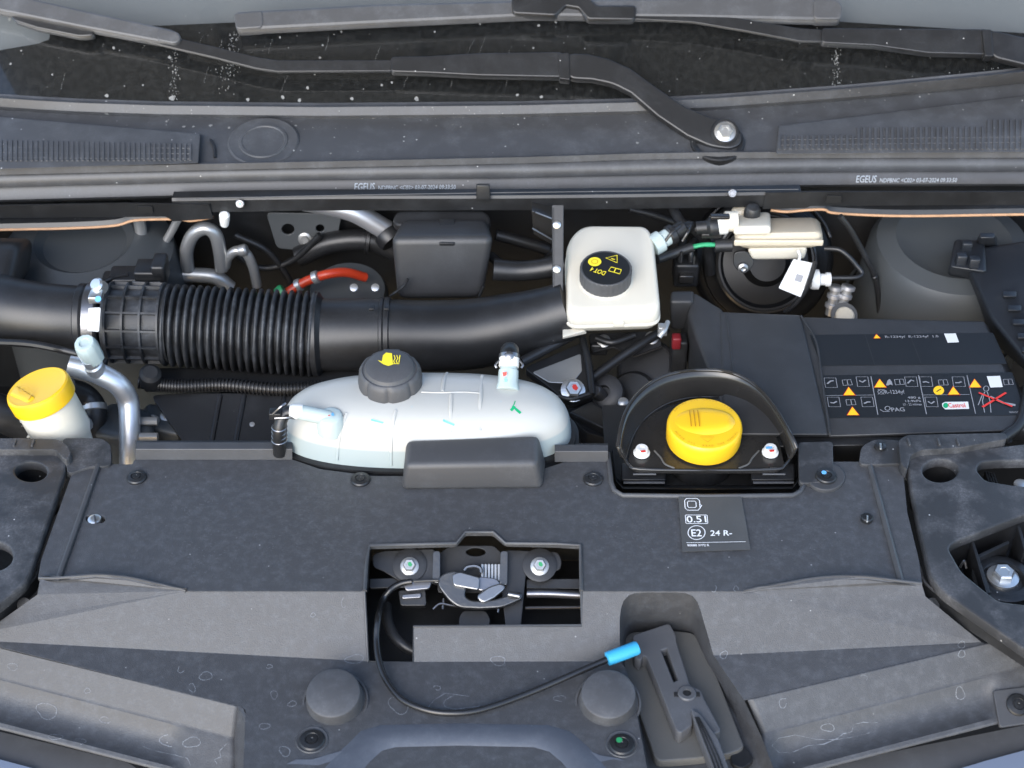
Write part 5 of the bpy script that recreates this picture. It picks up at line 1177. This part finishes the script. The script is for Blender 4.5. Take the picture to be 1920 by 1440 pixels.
box('clip_tab', gy(1350, 406, .23), (.022, .008, .004), GLOSS, qc, .001); box('clip_tab', gy(1334, 440, .228), (.024, .008, .006), GLOSS, qc, .001)
tube('hose', [gy(1326, 426, .235), gy(1300, 428, .24), gy(1278, 418, .255), gy(1262, 392, .28)], .006, BLACK, qc, seg=12)
sn = thing('fluid_sensor_plug', 'grey sensor plug with a green wire left of the yellowed reservoir', 'sensor plug', gy(1360, 460, .22))
tube('plug_body', [gy(1340, 461, .222), gy(1372, 460, .222)], .008, BLACKS, sn, seg=10)
tube('green_wire', [gy(1342, 459, .221), gy(1318, 459, .219), gy(1294, 464, .217)], .0028, GREENW, sn, seg=8)
tube('black_sleeve', [gy(1298, 463, .217), gy(1260, 476, .21), gy(1232, 486, .20)], .006, BLACK, sn, seg=10)
for x, y0, y1 in ((1278, 472, 492), (1302, 480, 495)): tube('cable_tie', [gy(x, y0, .205), gy(x - 1, y1, .203)], .0014, BLACKS, sn, seg=6)
tg = thing('paper_tag', 'white paper tag with a small black square print hanging by the booster', 'paper tag', gy(1495, 520, .19))
TP = Plane(gy(1495, 520, .195), (0, -.8, .6))
tp = plate('tag_sheet', [(1488, 486), (1527, 494), (1501, 557), (1460, 540)], TP, .0006, PAPER, tg, r=.0012, bev=.0001)
flat('printed_square', [[(1494, 513), (1507, 517), (1502, 530), (1489, 526)]], GREYPR, tp, TP)
tube('tag_tie', [TP.at(1497, 490), gy(1500, 480, .21), gy(1496, 470, .215)], .0018, PAPER, tg, seg=8)
bp_ = thing('brake_pipe', 'thin black brake pipe with a white union right of the paper tag', 'brake pipe', gy(1560, 520, .22))
tube('pipe', [gy(1538, 521, .215), gy(1570, 521, .215), gy(1605, 520, .215), gy(1616, 512, .22), gy(1606, 498, .225), gy(1590, 480, .23), gy(1572, 468, .235), gy(1546, 466, .24)], .0030, BLACKS, bp_, seg=10)
lathe('union', [(.011, 0), (.012, .003), (.012, .009), (.007, .011), (.007, .017), (.0085, .018), (.0085, .023), (.005, .024)], gy(1520, 524, .215), (1, 0, 0), PAPER, bp_, seg=20)
tube('tag_cord', [gy(1528, 492, .19), gy(1520, 520, .188), gy(1508, 548, .188), gy(1486, 575, .19), gy(1472, 584, .195)], .0030, BLACKS, bp_, seg=8)
pu = thing('pipe_fittings', 'pair of ribbed metal pipe fittings below the brake pipe', 'pipe fittings', gy(1580, 560, .22))
for x0, x1 in ((1592, 1572), (1568, 1556)):
    A_, B_ = gy(x0, 535, .225), gy(x1, 590, .215); d_ = (B_ - A_); n_ = d_.length
    tube('fitting', [A_, B_], .0062, ALUD, pu, seg=12)
    for k in (.0, .28, .6): lathe('fitting_ring', [(.0062, 0), (.0085, .001), (.0085, .005), (.0062, .006)], A_ + d_ * k, d_, ALU, pu, seg=16)
lathe('yellow_mark', [(.016, 0), (.016, .003), (0, .004)], gy(1582, 592, .20), (0, -.5, .86), BRACK, pu, seg=20)
flat('paint_mark', [[gy(1576, 588, .19), gy(1584, 587, .19), gy(1582, 596, .19), gy(1575, 596, .19)]], REDP, pu, Plane(gy(1580, 590, .19), (0, -.7, .7)))
sc_ = thing('marked_cap', 'small beige cap with red and blue paint dots behind the battery cover', 'cap', gy(1583, 590, .18))
lathe('cap_disc', [(.011, -.01), (.011, .002), (.009, .004), (0, .005)], gy(1584, 592, .165), (0, -.4, .9), AMBERP, sc_, seg=20)

# ================================================================== BATTERY COVER
bt = thing('battery_cover', 'black textured battery cover printed with warning symbols on the right', 'battery cover', gz(1650, 720, -.02))
B0 = .002
def bz(x, y, z=B0): return gz(x, y, z)
hexa('right_lid', [bz(1548, 832, -.03), bz(1960, 826, -.03), bz(1860, 620, -.03), bz(1490, 612, -.03)], [bz(1553, 818), bz(1930, 806), bz(1846, 602), bz(1498, 594)], BATT, bt, .003)
hexa('left_lid', [bz(1352, 830, -.03), bz(1556, 828, -.03), bz(1500, 612, -.03), bz(1290, 600, -.03)], [bz(1358, 814, .006), bz(1555, 815, .006), bz(1502, 590, .006), bz(1352, 584, .006)], BATT, bt, .003)
hexa('terminal_box', [bz(1292, 700, -.06), bz(1384, 816, -.06), bz(1356, 600, -.06), bz(1262, 560, -.06)], [bz(1288, 588, .003), bz(1372, 812, .003), bz(1356, 582, .003), bz(1302, 548, .014)], BATT, bt, .004)
hexa('terminal_upright', [bz(1258, 620, -.04), bz(1302, 618, -.04), bz(1300, 560, -.04), bz(1258, 560, -.04)], [bz(1256, 566, .014), bz(1300, 566, .014), bz(1302, 545, .014), bz(1258, 546, .014)], BATT, bt, .004)
hexa('front_case', [bz(1420, 880, -.08), bz(1700, 880, -.08), bz(1700, 820, -.08), bz(1420, 820, -.08)], [bz(1420, 838, -.004), bz(1900, 830, -.004), bz(1900, 818, -.004), bz(1420, 820, -.004)], BLACK, bt, .002)
tube('lid_seam', [bz(1502, 592, .0062), bz(1530, 640, .0062), bz(1542, 720, .0062), bz(1556, 814, .0062)], .0012, BATT, bt, seg=6)
tube('lid_ridge', [bz(1362, 590, .0064), bz(1368, 640, .0064), bz(1375, 700, .0064)], .0010, BATT, bt, seg=6)
BP = HZ(B0 + .0002)
l1 = plate('label_sheet', [(1518, 628), (1862, 624), (1888, 682), (1540, 686)], HZ(B0 + .0004), .0004, LABELB, bt, r=.001, bev=.0001, label='plain dark upper label with one white square')
l2 = plate('label_sheet', [(1543, 704), (1898, 698), (1922, 778), (1556, 784)], HZ(B0 + .0004), .0004, LABELB, bt, r=.001, bev=.0001, label='lower label crowded with warning pictograms')
BQ = HZ(B0 + .0005)
def tri(px, py, w_=11, h_=16, par=l2):
    flat('warning_triangle', [[(px - w_, py + h_ / 2), (px + w_ + 1, py + h_ / 2), (px - 1, py - h_ / 2)]], TRI, par, BQ)
    ribbon('triangle_border', [([(px - w_, py + h_ / 2), (px + w_ + 1, py + h_ / 2), (px - 1, py - h_ / 2)], True)], .0009, REDP, par, BQ, lift=.0005)
for p in ((1592, 734), (1599, 771), (1650, 719), (1788, 733), (1828, 719)): tri(*p)
tri(1644, 631, 6, 8, l1)
for x, y in ((1557, 718), (1617, 716), (1708, 716), (1736, 716), (1797, 716), (1563, 754), (1626, 754), (1746, 754)):
    w_, h_ = 12, 9
    ribbon('pictogram_frame', [([(x - w_, y - h_), (x + w_ - 2, y - h_), (x + w_ + 1, y + h_), (x - w_ + 3, y + h_)], True)], .0008, GREYPR, l2, BQ)
    ribbon('pictogram', [([(x - 6, y + random.randint(-3, 3)), (x, y + random.randint(-3, 3)), (x + 6, y + random.randint(-4, 3))], False)], .0018, GREYPR, l2, BQ)
for x, y in ((1588, 717), (1595, 754), (1686, 716), (1768, 717), (1890, 716)):
    ribbon('book_pictogram', [([(x - 9, y - 4), (x + 7, y - 5), (x + 10, y + 5), (x - 7, y + 6)], True), ([(x, y - 5), (x + 2, y + 6)], False)], .0009, GREYPR, l2, BQ)
flat('flame_pictogram', [[(1661, 723), (1664, 714), (1668, 711), (1672, 716), (1674, 723), (1669, 721), (1666, 723)]], GREYPR, l2, BQ)
flat('round_symbol', [ell(1760, 732.5, 10, 8.5, 20)], TRI, l2, BQ)
ribbon('round_symbol_mark', [([(1756, 735), (1764, 730)], False)], .0012, LABELB, l2, BQ, lift=.0006)
for x, y0, x2, y1 in ((1633, 706, 1646, 778), (1722, 704, 1737, 777), (1813, 704, 1829, 776)): ribbon('divider', [([(x, y0), (x2, y1)], False)], .0009, GREYPR, l2, BQ)
for q_ in (([(1548, 742), (1638, 741)], False), ([(1728, 741), (1818, 740)], False)): ribbon('divider', [q_], .0006, GREYPR, l2, BQ)
ribbon('snow_symbol', [(ell(1652, 735, 6, 4.5, 10), True), ([(1646, 730), (1658, 740)], False), ([(1658, 730), (1646, 740)], False)], .0007, GREYPR, l2, BQ)
text('lettering', 'R-1234yf', (1660, 739), (1697, 738.5), 7, BQ, GREYPR, l2)
text('lettering', 'PAG', (1672, 772), (1697, 771.5), 7, BQ, GREYPR, l2)
ribbon('gear_symbol', [(ell(1664, 766, 5, 4, 8), True), ([(1650, 768), (1656, 772), (1668, 772)], False)], .0009, GREYPR, l2, BQ)
for k, s in enumerate(('480 g', '13.9kPa', '17 - 22 ml/max')): text('lettering', s, (1694 + (8, 4, 0)[k], 748 + k * 6.5), (1726 + k * 1.5, 747.5 + k * 6.5), 4, BQ, GREYPR, l2)
flat('oil_brand_strip', [[(1766, 757), (1772, 754), (1815, 753.5), (1817, 767), (1772, 768), (1767, 763)]], PAPER, l2, BQ)
flat('oil_brand_mark', [ell(1773, 761, 5, 5, 14)], GREENM, l2, BQ, lift=.0006)
text('lettering', 'Castrol', (1779, 765), (1811, 764.5), 8, BQ, REDP, l2, lift=.0007)
ribbon('figure_pictogram', [(ell(1849, 729, 5, 5, 12), True), ([(1846, 735), (1842, 752), (1846, 774)], False), ([(1851, 735), (1856, 752), (1858, 774)], False), ([(1842, 740), (1834, 760)], False)], .0009, GREYPR, l2, BQ)
ribbon('lance_pictogram', [([(1856, 744), (1882, 756), (1904, 760)], False)], .0035, GREYPR, l2, BQ)
ribbon('red_cross', [([(1835, 737), (1898, 763)], False), ([(1886, 737), (1842, 764)], False)], .0024, REDP, l2, BQ, lift=.0007)
flat('plain_square', [[(1850, 706), (1875, 705), (1880, 726), (1857, 727)]], PAPER, l2, BQ)
flat('plain_square', [[(1770, 626), (1792, 625.5), (1798, 642), (1777, 643)]], PAPER, l1, BQ)
text('lettering', 'R-1234yf  R-1234yf  1.0', (1660, 634), (1760, 633), 4, BQ, GREYPR, l1)
for q_ in (([(1622, 628), (1640, 684)], False), ([(1706, 628), (1727, 682)], False)): ribbon('divider', [q_], .0007, BATT, l1, BQ)
text('lettering', '8201577-C', (1893, 775), (1918, 774.5), 3, BQ, GREYPR, l2)
# dark shapes to the right of the battery
fb = thing('fuse_carrier', 'dark blue-black plastic fuse carrier beside the battery cover at the right edge', 'fuse carrier', gz(1890, 600, 0))
DB = M('blue_black_plastic', (.008, .010, .014), .5, dust=.08)
hexa('carrier_body', [gz(1858, 640, -.10), gz(2050, 780, -.10), gz(2050, 480, -.10), gz(1790, 500, -.10)], [gz(1858, 600, .004), gz(1990, 760, .004), gz(1990, 440, .03), gz(1800, 470, .02)], DB, fb, .006)
hexa('carrier_block', [gz(1776, 520, -.03), gz(1850, 540, -.03), gz(1850, 480, -.03), gz(1786, 470, -.03)], [gz(1780, 500, .022), gz(1850, 510, .022), gz(1846, 450, .026), gz(1790, 448, .026)], DB, fb, .004)
hexa('carrier_post', [gz(1832, 470, .0), gz(1870, 470, .0), gz(1870, 445, .0), gz(1832, 445, .0)], [gz(1836, 446, .05), gz(1866, 446, .05), gz(1866, 436, .05), gz(1836, 436, .05)], DB, fb, .003)
tube('cable', [gz(1935, 640, .012), gz(1930, 720, .006), gz(1915, 790, .004), gz(1880, 822, .002)], .006, BLACK, fb, seg=10)

# ================================================================== WASHER FILLER
wf = thing('washer_filler', 'white filler neck with a tilted bright yellow lid at the far left', 'washer filler', gz(95, 815, -.03))
wax = Vv((-.24, .04, .95)).normalized()
wc_ = gz(82, 748, .028)
lathe('filler_neck', [(.022, -.085), (.027, -.055), (.0310, -.045), (.0310, -.012), (.030, .004)], wc_, wax, WHITEP, wf, seg=48)
hexa('neck_flange', [gz(48, 822, -.030), gz(160, 822, -.030), gz(150, 800, -.030), gz(60, 800, -.030)], [gz(60, 815, -.022), gz(158, 818, -.022), gz(142, 792, -.006), gz(66, 796, -.022)], WHITEP, wf, .0015)
hexa('neck_rib', [gz(36, 793, -.02), gz(58, 800, -.02), gz(58, 780, -.02), gz(36, 780, -.02)], [gz(42, 778, .0), gz(64, 782, .0), gz(66, 766, .0), gz(46, 766, .0)], WHITEP, wf, .002)
lid = lathe('yellow_lid', [(.0325, -.008), (.0335, -.007), (.0338, .006), (.0328, .0095), (.031, .0108), (.0285, .0102), (0, .0106)], wc_ + wax * .006, wax, YELLOW, wf, seg=64)
lpl = Plane(wc_ + wax * .018, wax)
hexa('lid_tab', [lpl.at(*p) - wax * .010 for p in ((16, 742), (52, 760), (70, 748), (30, 722))], [lpl.at(*p) for p in ((16, 738), (50, 752), (66, 742), (30, 720))], YELLOW, lid, .003)
hexa('lid_hinge', [gz(34, 770, .0), gz(58, 774, .0), gz(66, 756, .0), gz(40, 752, .0)], [gz(36, 762, .012), gz(58, 768, .012), gz(66, 748, .014), gz(40, 744, .014)], YELLOW, lid, .002)
ribbon('lid_crease', [([lpl.at(52, 752), lpl.at(60, 738), lpl.at(68, 728)], False)], .0012, YELLOW, lid, lpl, lift=.0008)
ribbon('lid_symbol', [([lpl.at(*p) for p in ell(46, 730, 13, 8, 20)], True), ([lpl.at(*p) for p in ell(46, 730, 6, 4, 14)], True)], .0008, YELLOWD if False else YELLOW, lid, lpl, lift=.001)

# ================================================================== A/C PIPES on the left
ap = thing('refrigerant_pipe', 'thick bare aluminium pipe bending down with a pale green service valve', 'metal pipe', gz(200, 700, -.05))
tube('pipe', [gy(128, 684, .02), gy(150, 690, .02), gy(188, 702, .02), gy(222, 722, .02), gy(240, 752, .018), gy(243, 800, .0), gy(243, 860, -.02), gy(243, 940, -.04)], [.0105, .0115, .0118, .0118, .0118, .0115, .0112, .0110], ALU, ap, seg=20)
d_ = Vv((-.12, -.25, .95))
lathe('valve_stem', [(.0105, -.004), (.0105, .010), (.0090, .012), (.0090, .022)], gy(180, 694, .018), d_, ALU, ap, seg=20)
lathe('valve_cap', [(.0095, 0), (.0120, .002), (.0125, .020), (.0115, .028), (.0100, .031), (.006, .031), (.005, .029), (0, .029)], gy(176, 674, .018), d_, TANKC, ap, seg=28, rf=lambda a, k: 1 + .03 * math.cos(10 * a), label='pale green plastic valve cap')
tube('branch', [gy(160, 792, .0), gy(152, 800, .0), gy(146, 815, -.01)], .010, ALUD, ap, seg=12)
rp_ = thing('rear_metal_pipes', 'cluster of dull metal pipes standing behind the intake elbow', 'metal pipes', gy(380, 470, .3))
for pts, r in ((((258, 400), (264, 430), (268, 462), (276, 485)), .0075), (((335, 408), (318, 440), (300, 470), (292, 486)), .0050), (((352, 505), (350, 470), (362, 440), (385, 428), (404, 440), (412, 470), (416, 505)), .0085), (((422, 500), (428, 482), (444, 470), (462, 476), (474, 500), (482, 536)), .0062), (((330, 515), (370, 516), (405, 520), (432, 540)), .0095), (((440, 366), (540, 372), (610, 384), (665, 398), (725, 432)), .0130)):
    tube('pipe', [gy(x, y, .30 if r < .012 else .325) for x, y in pts], r, ALUD if r < .012 else ALU, rp_, seg=16)
lathe('pipe_collar', [(.010, -.002), (.011, .0), (.011, .006), (.009, .008)], gy(268, 470, .297), (0, -.1, 1), ALUD, rp_, seg=16)
lathe('pipe_collar', [(.007, -.002), (.0075, .0), (.0075, .006), (.006, .008)], gy(452, 470, .297), (1, 0, .3), ALUD, rp_, seg=16)
lathe('pipe_end', [(.017, -.004), (.018, .004), (.016, .010), (.008, .010), (0, .010)], gy(728, 442, .318), (.5, -.5, -.4), BLACK, rp_, seg=20)
ft = thing('connector_block', 'dark multi-pin connector block above the hose clamp', 'connector', gy(280, 515, .2))
for i, (x, y, sx, sz) in enumerate(((255, 520, .06, .014), (285, 512, .036, .022), (232, 528, .05, .012), (300, 500, .016, .020))): box('plug', gy(x, y, .19), (sx, .03, sz), BLACKS, ft, .003)
tube('lead', [gy(240, 515, .185), gy(215, 520, .18), gy(190, 530, .17)], .003, BLACK, ft, seg=8)
tube('bright_edge', [gy(246, 530, .172), gy(275, 531, .172), (gy(300, 531, .172))], .0014, ALUD, ft, seg=6)
oh = thing('orange_cable', 'bright orange high-voltage style cable with grey clips behind the bellows', 'cable', gy(590, 520, .26))
tube('sheath', [gy(530, 556, .24), gy(552, 540, .245), gy(580, 525, .25), (gy(615, 514, .25)), gy(650, 511, .26), gy(685, 520, .27)], .0058, ORANGE, oh, seg=14)
for x, y in ((592, 520), (560, 535)): lathe('clip', [(.0065, -.004), (.008, -.003), (.008, .003), (.0065, .004)], gy(x, y, .248), (.85, 0, .4), ALUD, oh, seg=18)
lathe('green_plug', [(.009, 0), (.010, .004), (.009, .010), (0, .011)], gy(534, 545, .235), (-.8, -.3, -.5), GREEN, oh, seg=16)
al = thing('pump_body', 'dull grey round pump housing behind the bellows end', 'pump', gy(650, 535, .25))
lathe('housing', [(.05, -.06), (.05, -.005), (.046, .004), (.02, .008), (0, .008)], gy(652, 548, .27), (0, -.2, 1), BODYG, al, seg=40)
for x in (664, 704): lathe('bolt', [(.005, 0), (.005, .004), (0, .005)], gy(x, 541, .235), (0, -.5, .8), ZINC, al, seg=12)

# ================================================================== LOWER LEFT: engine cover with ribs, bracket, hoses
ec = thing('engine_cover', 'dark ribbed engine cover below the bellows on the left', 'engine cover', gz(420, 780, -.1))
EP = Plane(gz(430, 780, -.075), (0, -.35, .94))
plate('cover_panel', [(285, 742), (345, 738), (560, 738), (700, 742), (700, 880), (380, 880)], EP, .01, BLACK, ec, r=.006)
for x0, x1 in ((395, 402), (440, 455), (515, 530)): 
    tube('cover_rib', [EP.at(x0 + 18, 742), EP.at(x0, 840)], .0030, BLACK, ec, seg=8)
hexa('rear_step', [gz(270, 735, -.10), gz(720, 735, -.10), gz(720, 690, -.10), gz(270, 690, -.10)], [gz(285, 735, -.065), gz(720, 735, -.065), gz(720, 690, -.065), gz(300, 690, -.065)], DARK, ec, .003)
lathe('cover_screw', [(.003, 0), (.003, .001), (0, .0015)], EP.at(473, 796), EP.n, ALUD, ec, seg=10)
lb = thing('lower_casting', 'dull grey metal casting between the aluminium pipe and the engine cover', 'metal casting', gz(220, 790, -.12))
hexa('casting_body', [gz(150, 880, -.14), gz(300, 900, -.14), gz(290, 790, -.14), gz(170, 780, -.14)], [gz(165, 810, -.07), gz(290, 830, -.07), gz(285, 770, -.07), gz(210, 750, -.07)], BODYG, lb, .010)
for y in (790, 820): tube('casting_rib', [gz(262, y, -.066), gz(296, y, -.066)], .005, ALUD, lb, seg=8)
lathe('sensor', [(.012, 0), (.012, .02), (.008, .024), (0, .024)], gz(282, 715, -.05), (.2, -.4, .9), DARK, lb, seg=18)
ls = thing('lower_hose', 'thick black rubber hose behind the yellow lid at the left edge', 'hose', gz(40, 790, -.09))
tube('hose', [gz(-60, 760, -.06), gz(-10, 772, -.07), gz(40, 790, -.09), gz(90, 830, -.13)], .022, BLACK, ls, seg=20)
tube('body_edge', [gy(-30, 640, .08), gy(60, 645, .07), gy(140, 662, .06), gy(200, 680, .05)], .004, BLACKS, ls, seg=8)

# ================================================================== ENGINE MOUNT between tank and oil filler
em = thing('engine_mount', 'black engine mount bracket with a silver bolt between tank and oil guard', 'engine mount', gz(1080, 730, -.06))
MP2 = Plane(gz(1080, 720, -.045), (0, -.25, .97))
plate('bracket', [(985, 690), (1098, 640), (1108, 700), (1112, 740), (1075, 752), (1050, 740)], MP2, .012, BLACK, em, r=.004)
plate('machined_face', [(1000, 698), (1088, 664), (1090, 695), (1072, 718), (1030, 716)], MP2.up(.0006), .003, ALUD, em, r=.002)
tube('bracket_edge', [MP2.at(978, 686) + Vv((0, 0, .006)), MP2.at(1040, 656) + Vv((0, 0, .008)), MP2.at(1100, 626) + Vv((0, 0, .010))], .006, BLACKS, em, seg=12)
tube('bracket_edge', [MP2.at(1092, 642) + Vv((0, 0, .006)), MP2.at(1104, 690) + Vv((0, 0, .004)), MP2.at(1110, 740)], .004, BLACKS, em, seg=12)
tube('bracket_edge', [MP2.at(1045, 742), MP2.at(1072, 748), MP2.at(1112, 736)], .003, BLACKS, em, seg=12)
hexhead('bolt', MP2.at(1074, 734) + MP2.n * .002, (.1, -.5, .85), .0095, .009, ZINC, em, mark=REDP)
plate('lower_arm', [(1060, 770), (1110, 750), (1160, 790), (1170, 830), (1100, 810)], HZ(-.065), .02, BLACK, em, r=.004)
hexa('arm_block', [gz(1062, 800, -.09), gz(1140, 840, -.09), gz(1165, 790, -.09), gz(1100, 760, -.09)], [gz(1066, 772, -.052), (gz(1140, 808, -.052)), gz(1158, 780, -.052), gz(1108, 752, -.052)], BLACK, em, .003)
mt = thing('motor_housing', 'dull black cylindrical motor housing left of the oil guard', 'motor', gz(1210, 700, -.1))
lathe('can', [(.036, -.06), (.036, .0), (.034, .004), (.031, .006), (.029, .004), (.012, .006), (0, .006)], gz(1212, 690, -.075), (-.35, -.35, .85), CLOTHB, mt, seg=40)
lathe('end_cap', [(.030, -.04), (.030, .0), (.026, .004), (0, .004)], gz(1184, 742, -.085), (-.35, -.45, .8), BLACK, mt, seg=36)
lathe('terminal', [(.006, 0), (.006, .006), (.003, .008), (0, .008)], gz(1168, 758, -.06), (0, -.4, .9), ALUD, mt, seg=12)
lathe('grommet', [(.022, -.01), (.022, .0), (.016, .004), (.008, .004), (.007, -.002), (0, -.002)], gz(1132, 736, -.07), (-.3, -.5, .8), CLOTHB, mt, seg=28)
lathe('grommet_pin', [(.008, -.01), (.008, .010), (.006, .013), (0, .013)], gz(1122, 738, -.066), (-.4, -.5, .8), STEELD, mt, seg=16)
rd_ = thing('tie_rod', 'slanted black rod below the large ivory reservoir', 'rod', gz(1160, 680, -.06))
tube('rod', [gz(1105, 712, -.055), gz(1150, 680, -.045), gz(1200, 646, -.035), (gz(1250, 616, -.03))], .0055, BLACKS, rd_, seg=12)
tube('rod', [gz(1118, 634, -.03), gz(1148, 642, -.03), gz(1190, 628, -.028)], .004, BLACKS, rd_, seg=10)
box('rod_clip', gz(1122, 648, -.05), (.02, .02, .016), BLACK, rd_, .003)
rt = thing('red_plug', 'small dark red plug left of the battery terminal box', 'plug', gz(1268, 638, -.03))
box('plug_body', gz(1268, 640, -.02), (.010, .012, .016), M('dark_red_plastic', (.16, .008, .012), .5), rt, .002)
box('plug_holder', gz(1272, 665, -.045), (.018, .02, .05), BLACK, rt, .003)

# black hoses and leads in the shadows at the back
for nm, lab, pts, y, r in (
    ('vacuum_hose', 'thin black hose hanging from the crossmember above the sensor plug', ((1180, 392), (1230, 405), (1290, 430), (1330, 470), (1345, 520)), .30, .0045),
    ('heater_hose', 'thick black heater hose behind the air box on the firewall', ((560, 480), (620, 455), (690, 450), (740, 470)), .34, .014),
    ('harness_branch', 'black cable bundle running behind the large ivory reservoir', ((930, 440), (985, 455), (1030, 470), (1070, 500)), .30, .0075),
    ('ground_lead', 'slim black lead curving over the right suspension tower', ((1575, 405), (1600, 440), (1640, 520), (1650, 590)), .24, .0035)
    ):
    t_ = thing(nm, lab, 'hose' if 'hose' in nm else 'cable', gy(*pts[0], y)); q_ = [gy(a_, b_, y) for a_, b_ in pts]
    tube('sheath', q_, r, BLACKS, t_, seg=10)
    lathe('clip', [(r, -.003), (r * 1.25, -.002), (r * 1.25, .002), (r, .003)], q_[len(q_) // 2], q_[len(q_) // 2 + 1] - q_[len(q_) // 2 - 1], BLACK, t_, seg=14)

for k in range(6):
    x_ = 1880 + k * 9
    hexa('carrier_rib', [gz(x_, 560 + k * 26, .012 - k * .0015), gz(x_ + 26, 560 + k * 26, .012 - k * .0015), gz(x_ + 26, 548 + k * 26, .012 - k * .0015), gz(x_, 548 + k * 26, .012 - k * .0015)], [gz(x_, 556 + k * 26, .024 - k * .0015), gz(x_ + 26, 556 + k * 26, .024 - k * .0015), gz(x_ + 26, 546 + k * 26, .024 - k * .0015), gz(x_, 546 + k * 26, .024 - k * .0015)], DB, fb, .0015)
for x_, y_ in ((1802, 486), (1826, 492), (1812, 462)): box('carrier_stud', gz(x_, y_, .028), (.012, .010, .014), DB, fb, .002)
# packed fittings in the gaps
fbk = thing('firewall_bracket', 'dark metal bracket with two holes on the firewall behind the grey pipes', 'bracket', gy(545, 440, .35))
_p = Plane(gy(545, 440, .345), (0, -1, .2)); plate('bracket_sheet', [(500, 400), (640, 402), (630, 450), (580, 470), (520, 465)], _p, .004, BODYG, fbk, r=.006, holes=[(ell(540, 430, 13, 11), 0), (ell(600, 428, 9, 8), 0)])
hexhead('bolt', _p.at(572, 448) + _p.n * .0005, _p.n, .006, .005, ALUD, fbk)
eh = thing('engine_harness', 'ribbed black wiring conduit running under the bellows', 'wiring conduit', gz(430, 725, -.05))
_q = catmull([gz(262, 716, -.05), gz(330, 724, -.055), gz(420, 722, -.058), gz(520, 730, -.058), gz(610, 726, -.06)], 14)
for i_, p_2 in enumerate(_q[:-1]): lathe('conduit_ring', [(.006, -.0012), (.0078, -.0008), (.0078, .0008), (.006, .0012)], p_2, _q[i_ + 1] - p_2, BLACK, eh, seg=12)
tube('conduit_core', _q, .0062, DARK, eh, seg=10, n=1)
cb2 = thing('casting_block', 'grey engine casting with bolts in the gap left of the engine cover', 'metal casting', gz(300, 790, -.1))
hexa('block', [gz(262, 850, -.13), gz(345, 860, -.13), gz(340, 770, -.13), gz(262, 770, -.13)], [gz(270, 800, -.085), gz(335, 815, -.085), gz(330, 760, -.085), gz(275, 756, -.085)], BODYG, cb2, .005)
for x_, y_ in ((285, 790), (315, 780)): hexhead('bolt', gz(x_, y_, -.085), (0, -.2, 1), .006, .006, ALUD, cb2)
th = thing('thermostat_hose', 'black rubber hose bending beside the white washer neck', 'hose', gz(175, 760, -.06))
tube('hose', [gz(128, 730, -.03), gz(160, 742, -.045), gz(178, 770, -.06), gz(172, 830, -.09)], .013, BLACK, th, seg=16)
lathe('clip', [(.0132, -.004), (.0145, -.003), (.0145, .003), (.0132, .004)], gz(176, 764, -.057), (.1, -.6, -.5), ALUD, th, seg=20)
rsb = thing('reservoir_bracket', 'folded black metal bracket under the large ivory reservoir', 'bracket', gz(1170, 650, -.05))
_p = Plane(gz(1170, 650, -.045), (0, -.5, .87)); plate('bracket_sheet', [(1105, 626), (1235, 622), (1240, 650), (1190, 668), (1150, 650), (1112, 660)], _p, .004, BLACKS, rsb, r=.003, holes=[(ell(1205, 640, 9, 7), 0)])
for x_, y_ in ((1132, 640), (1222, 634)): hexhead('bolt', _p.at(x_, y_) + _p.n * .0005, _p.n, .0055, .005, ALUD, rsb)
tube('bracket_fold', [_p.at(1112, 660) + _p.n * .001, _p.at(1150, 651) + _p.n * .001, _p.at(1190, 669) + _p.n * .001, _p.at(1240, 651) + _p.n * .001], .0016, BLACKS, rsb, seg=8, n=1, smooth=False)
vv = thing('solenoid_valve', 'small black valve with two hose stubs left of the brake booster', 'valve', gy(1285, 500, .26))
box('valve_body', gy(1285, 505, .255), (.030, .03, .034), BLACKS, vv, .004)
for dx_ in (-10, 10): tube('hose_stub', [gy(1285 + dx_, 490, .25), gy(1286 + dx_, 470, .255), gy(1292 + dx_, 450, .27)], .0045, BLACK, vv, seg=10)
box('valve_plug', gy(1286, 520, .238), (.018, .012, .012), GLOSS, vv, .002)
ub = thing('cable_bundle', 'two black cables crossing the dark gap behind the grey pipes', 'cable', gy(480, 420, .33))
for k_, pts_ in enumerate((((430, 470), (480, 500), (520, 500), (560, 480), (600, 440)), ((440, 440), (500, 470), (540, 520), (545, 545)))): tube('cable', [gy(x_, y_, .33) for x_, y_ in pts_], .0042, BLACKS, ub, seg=10)
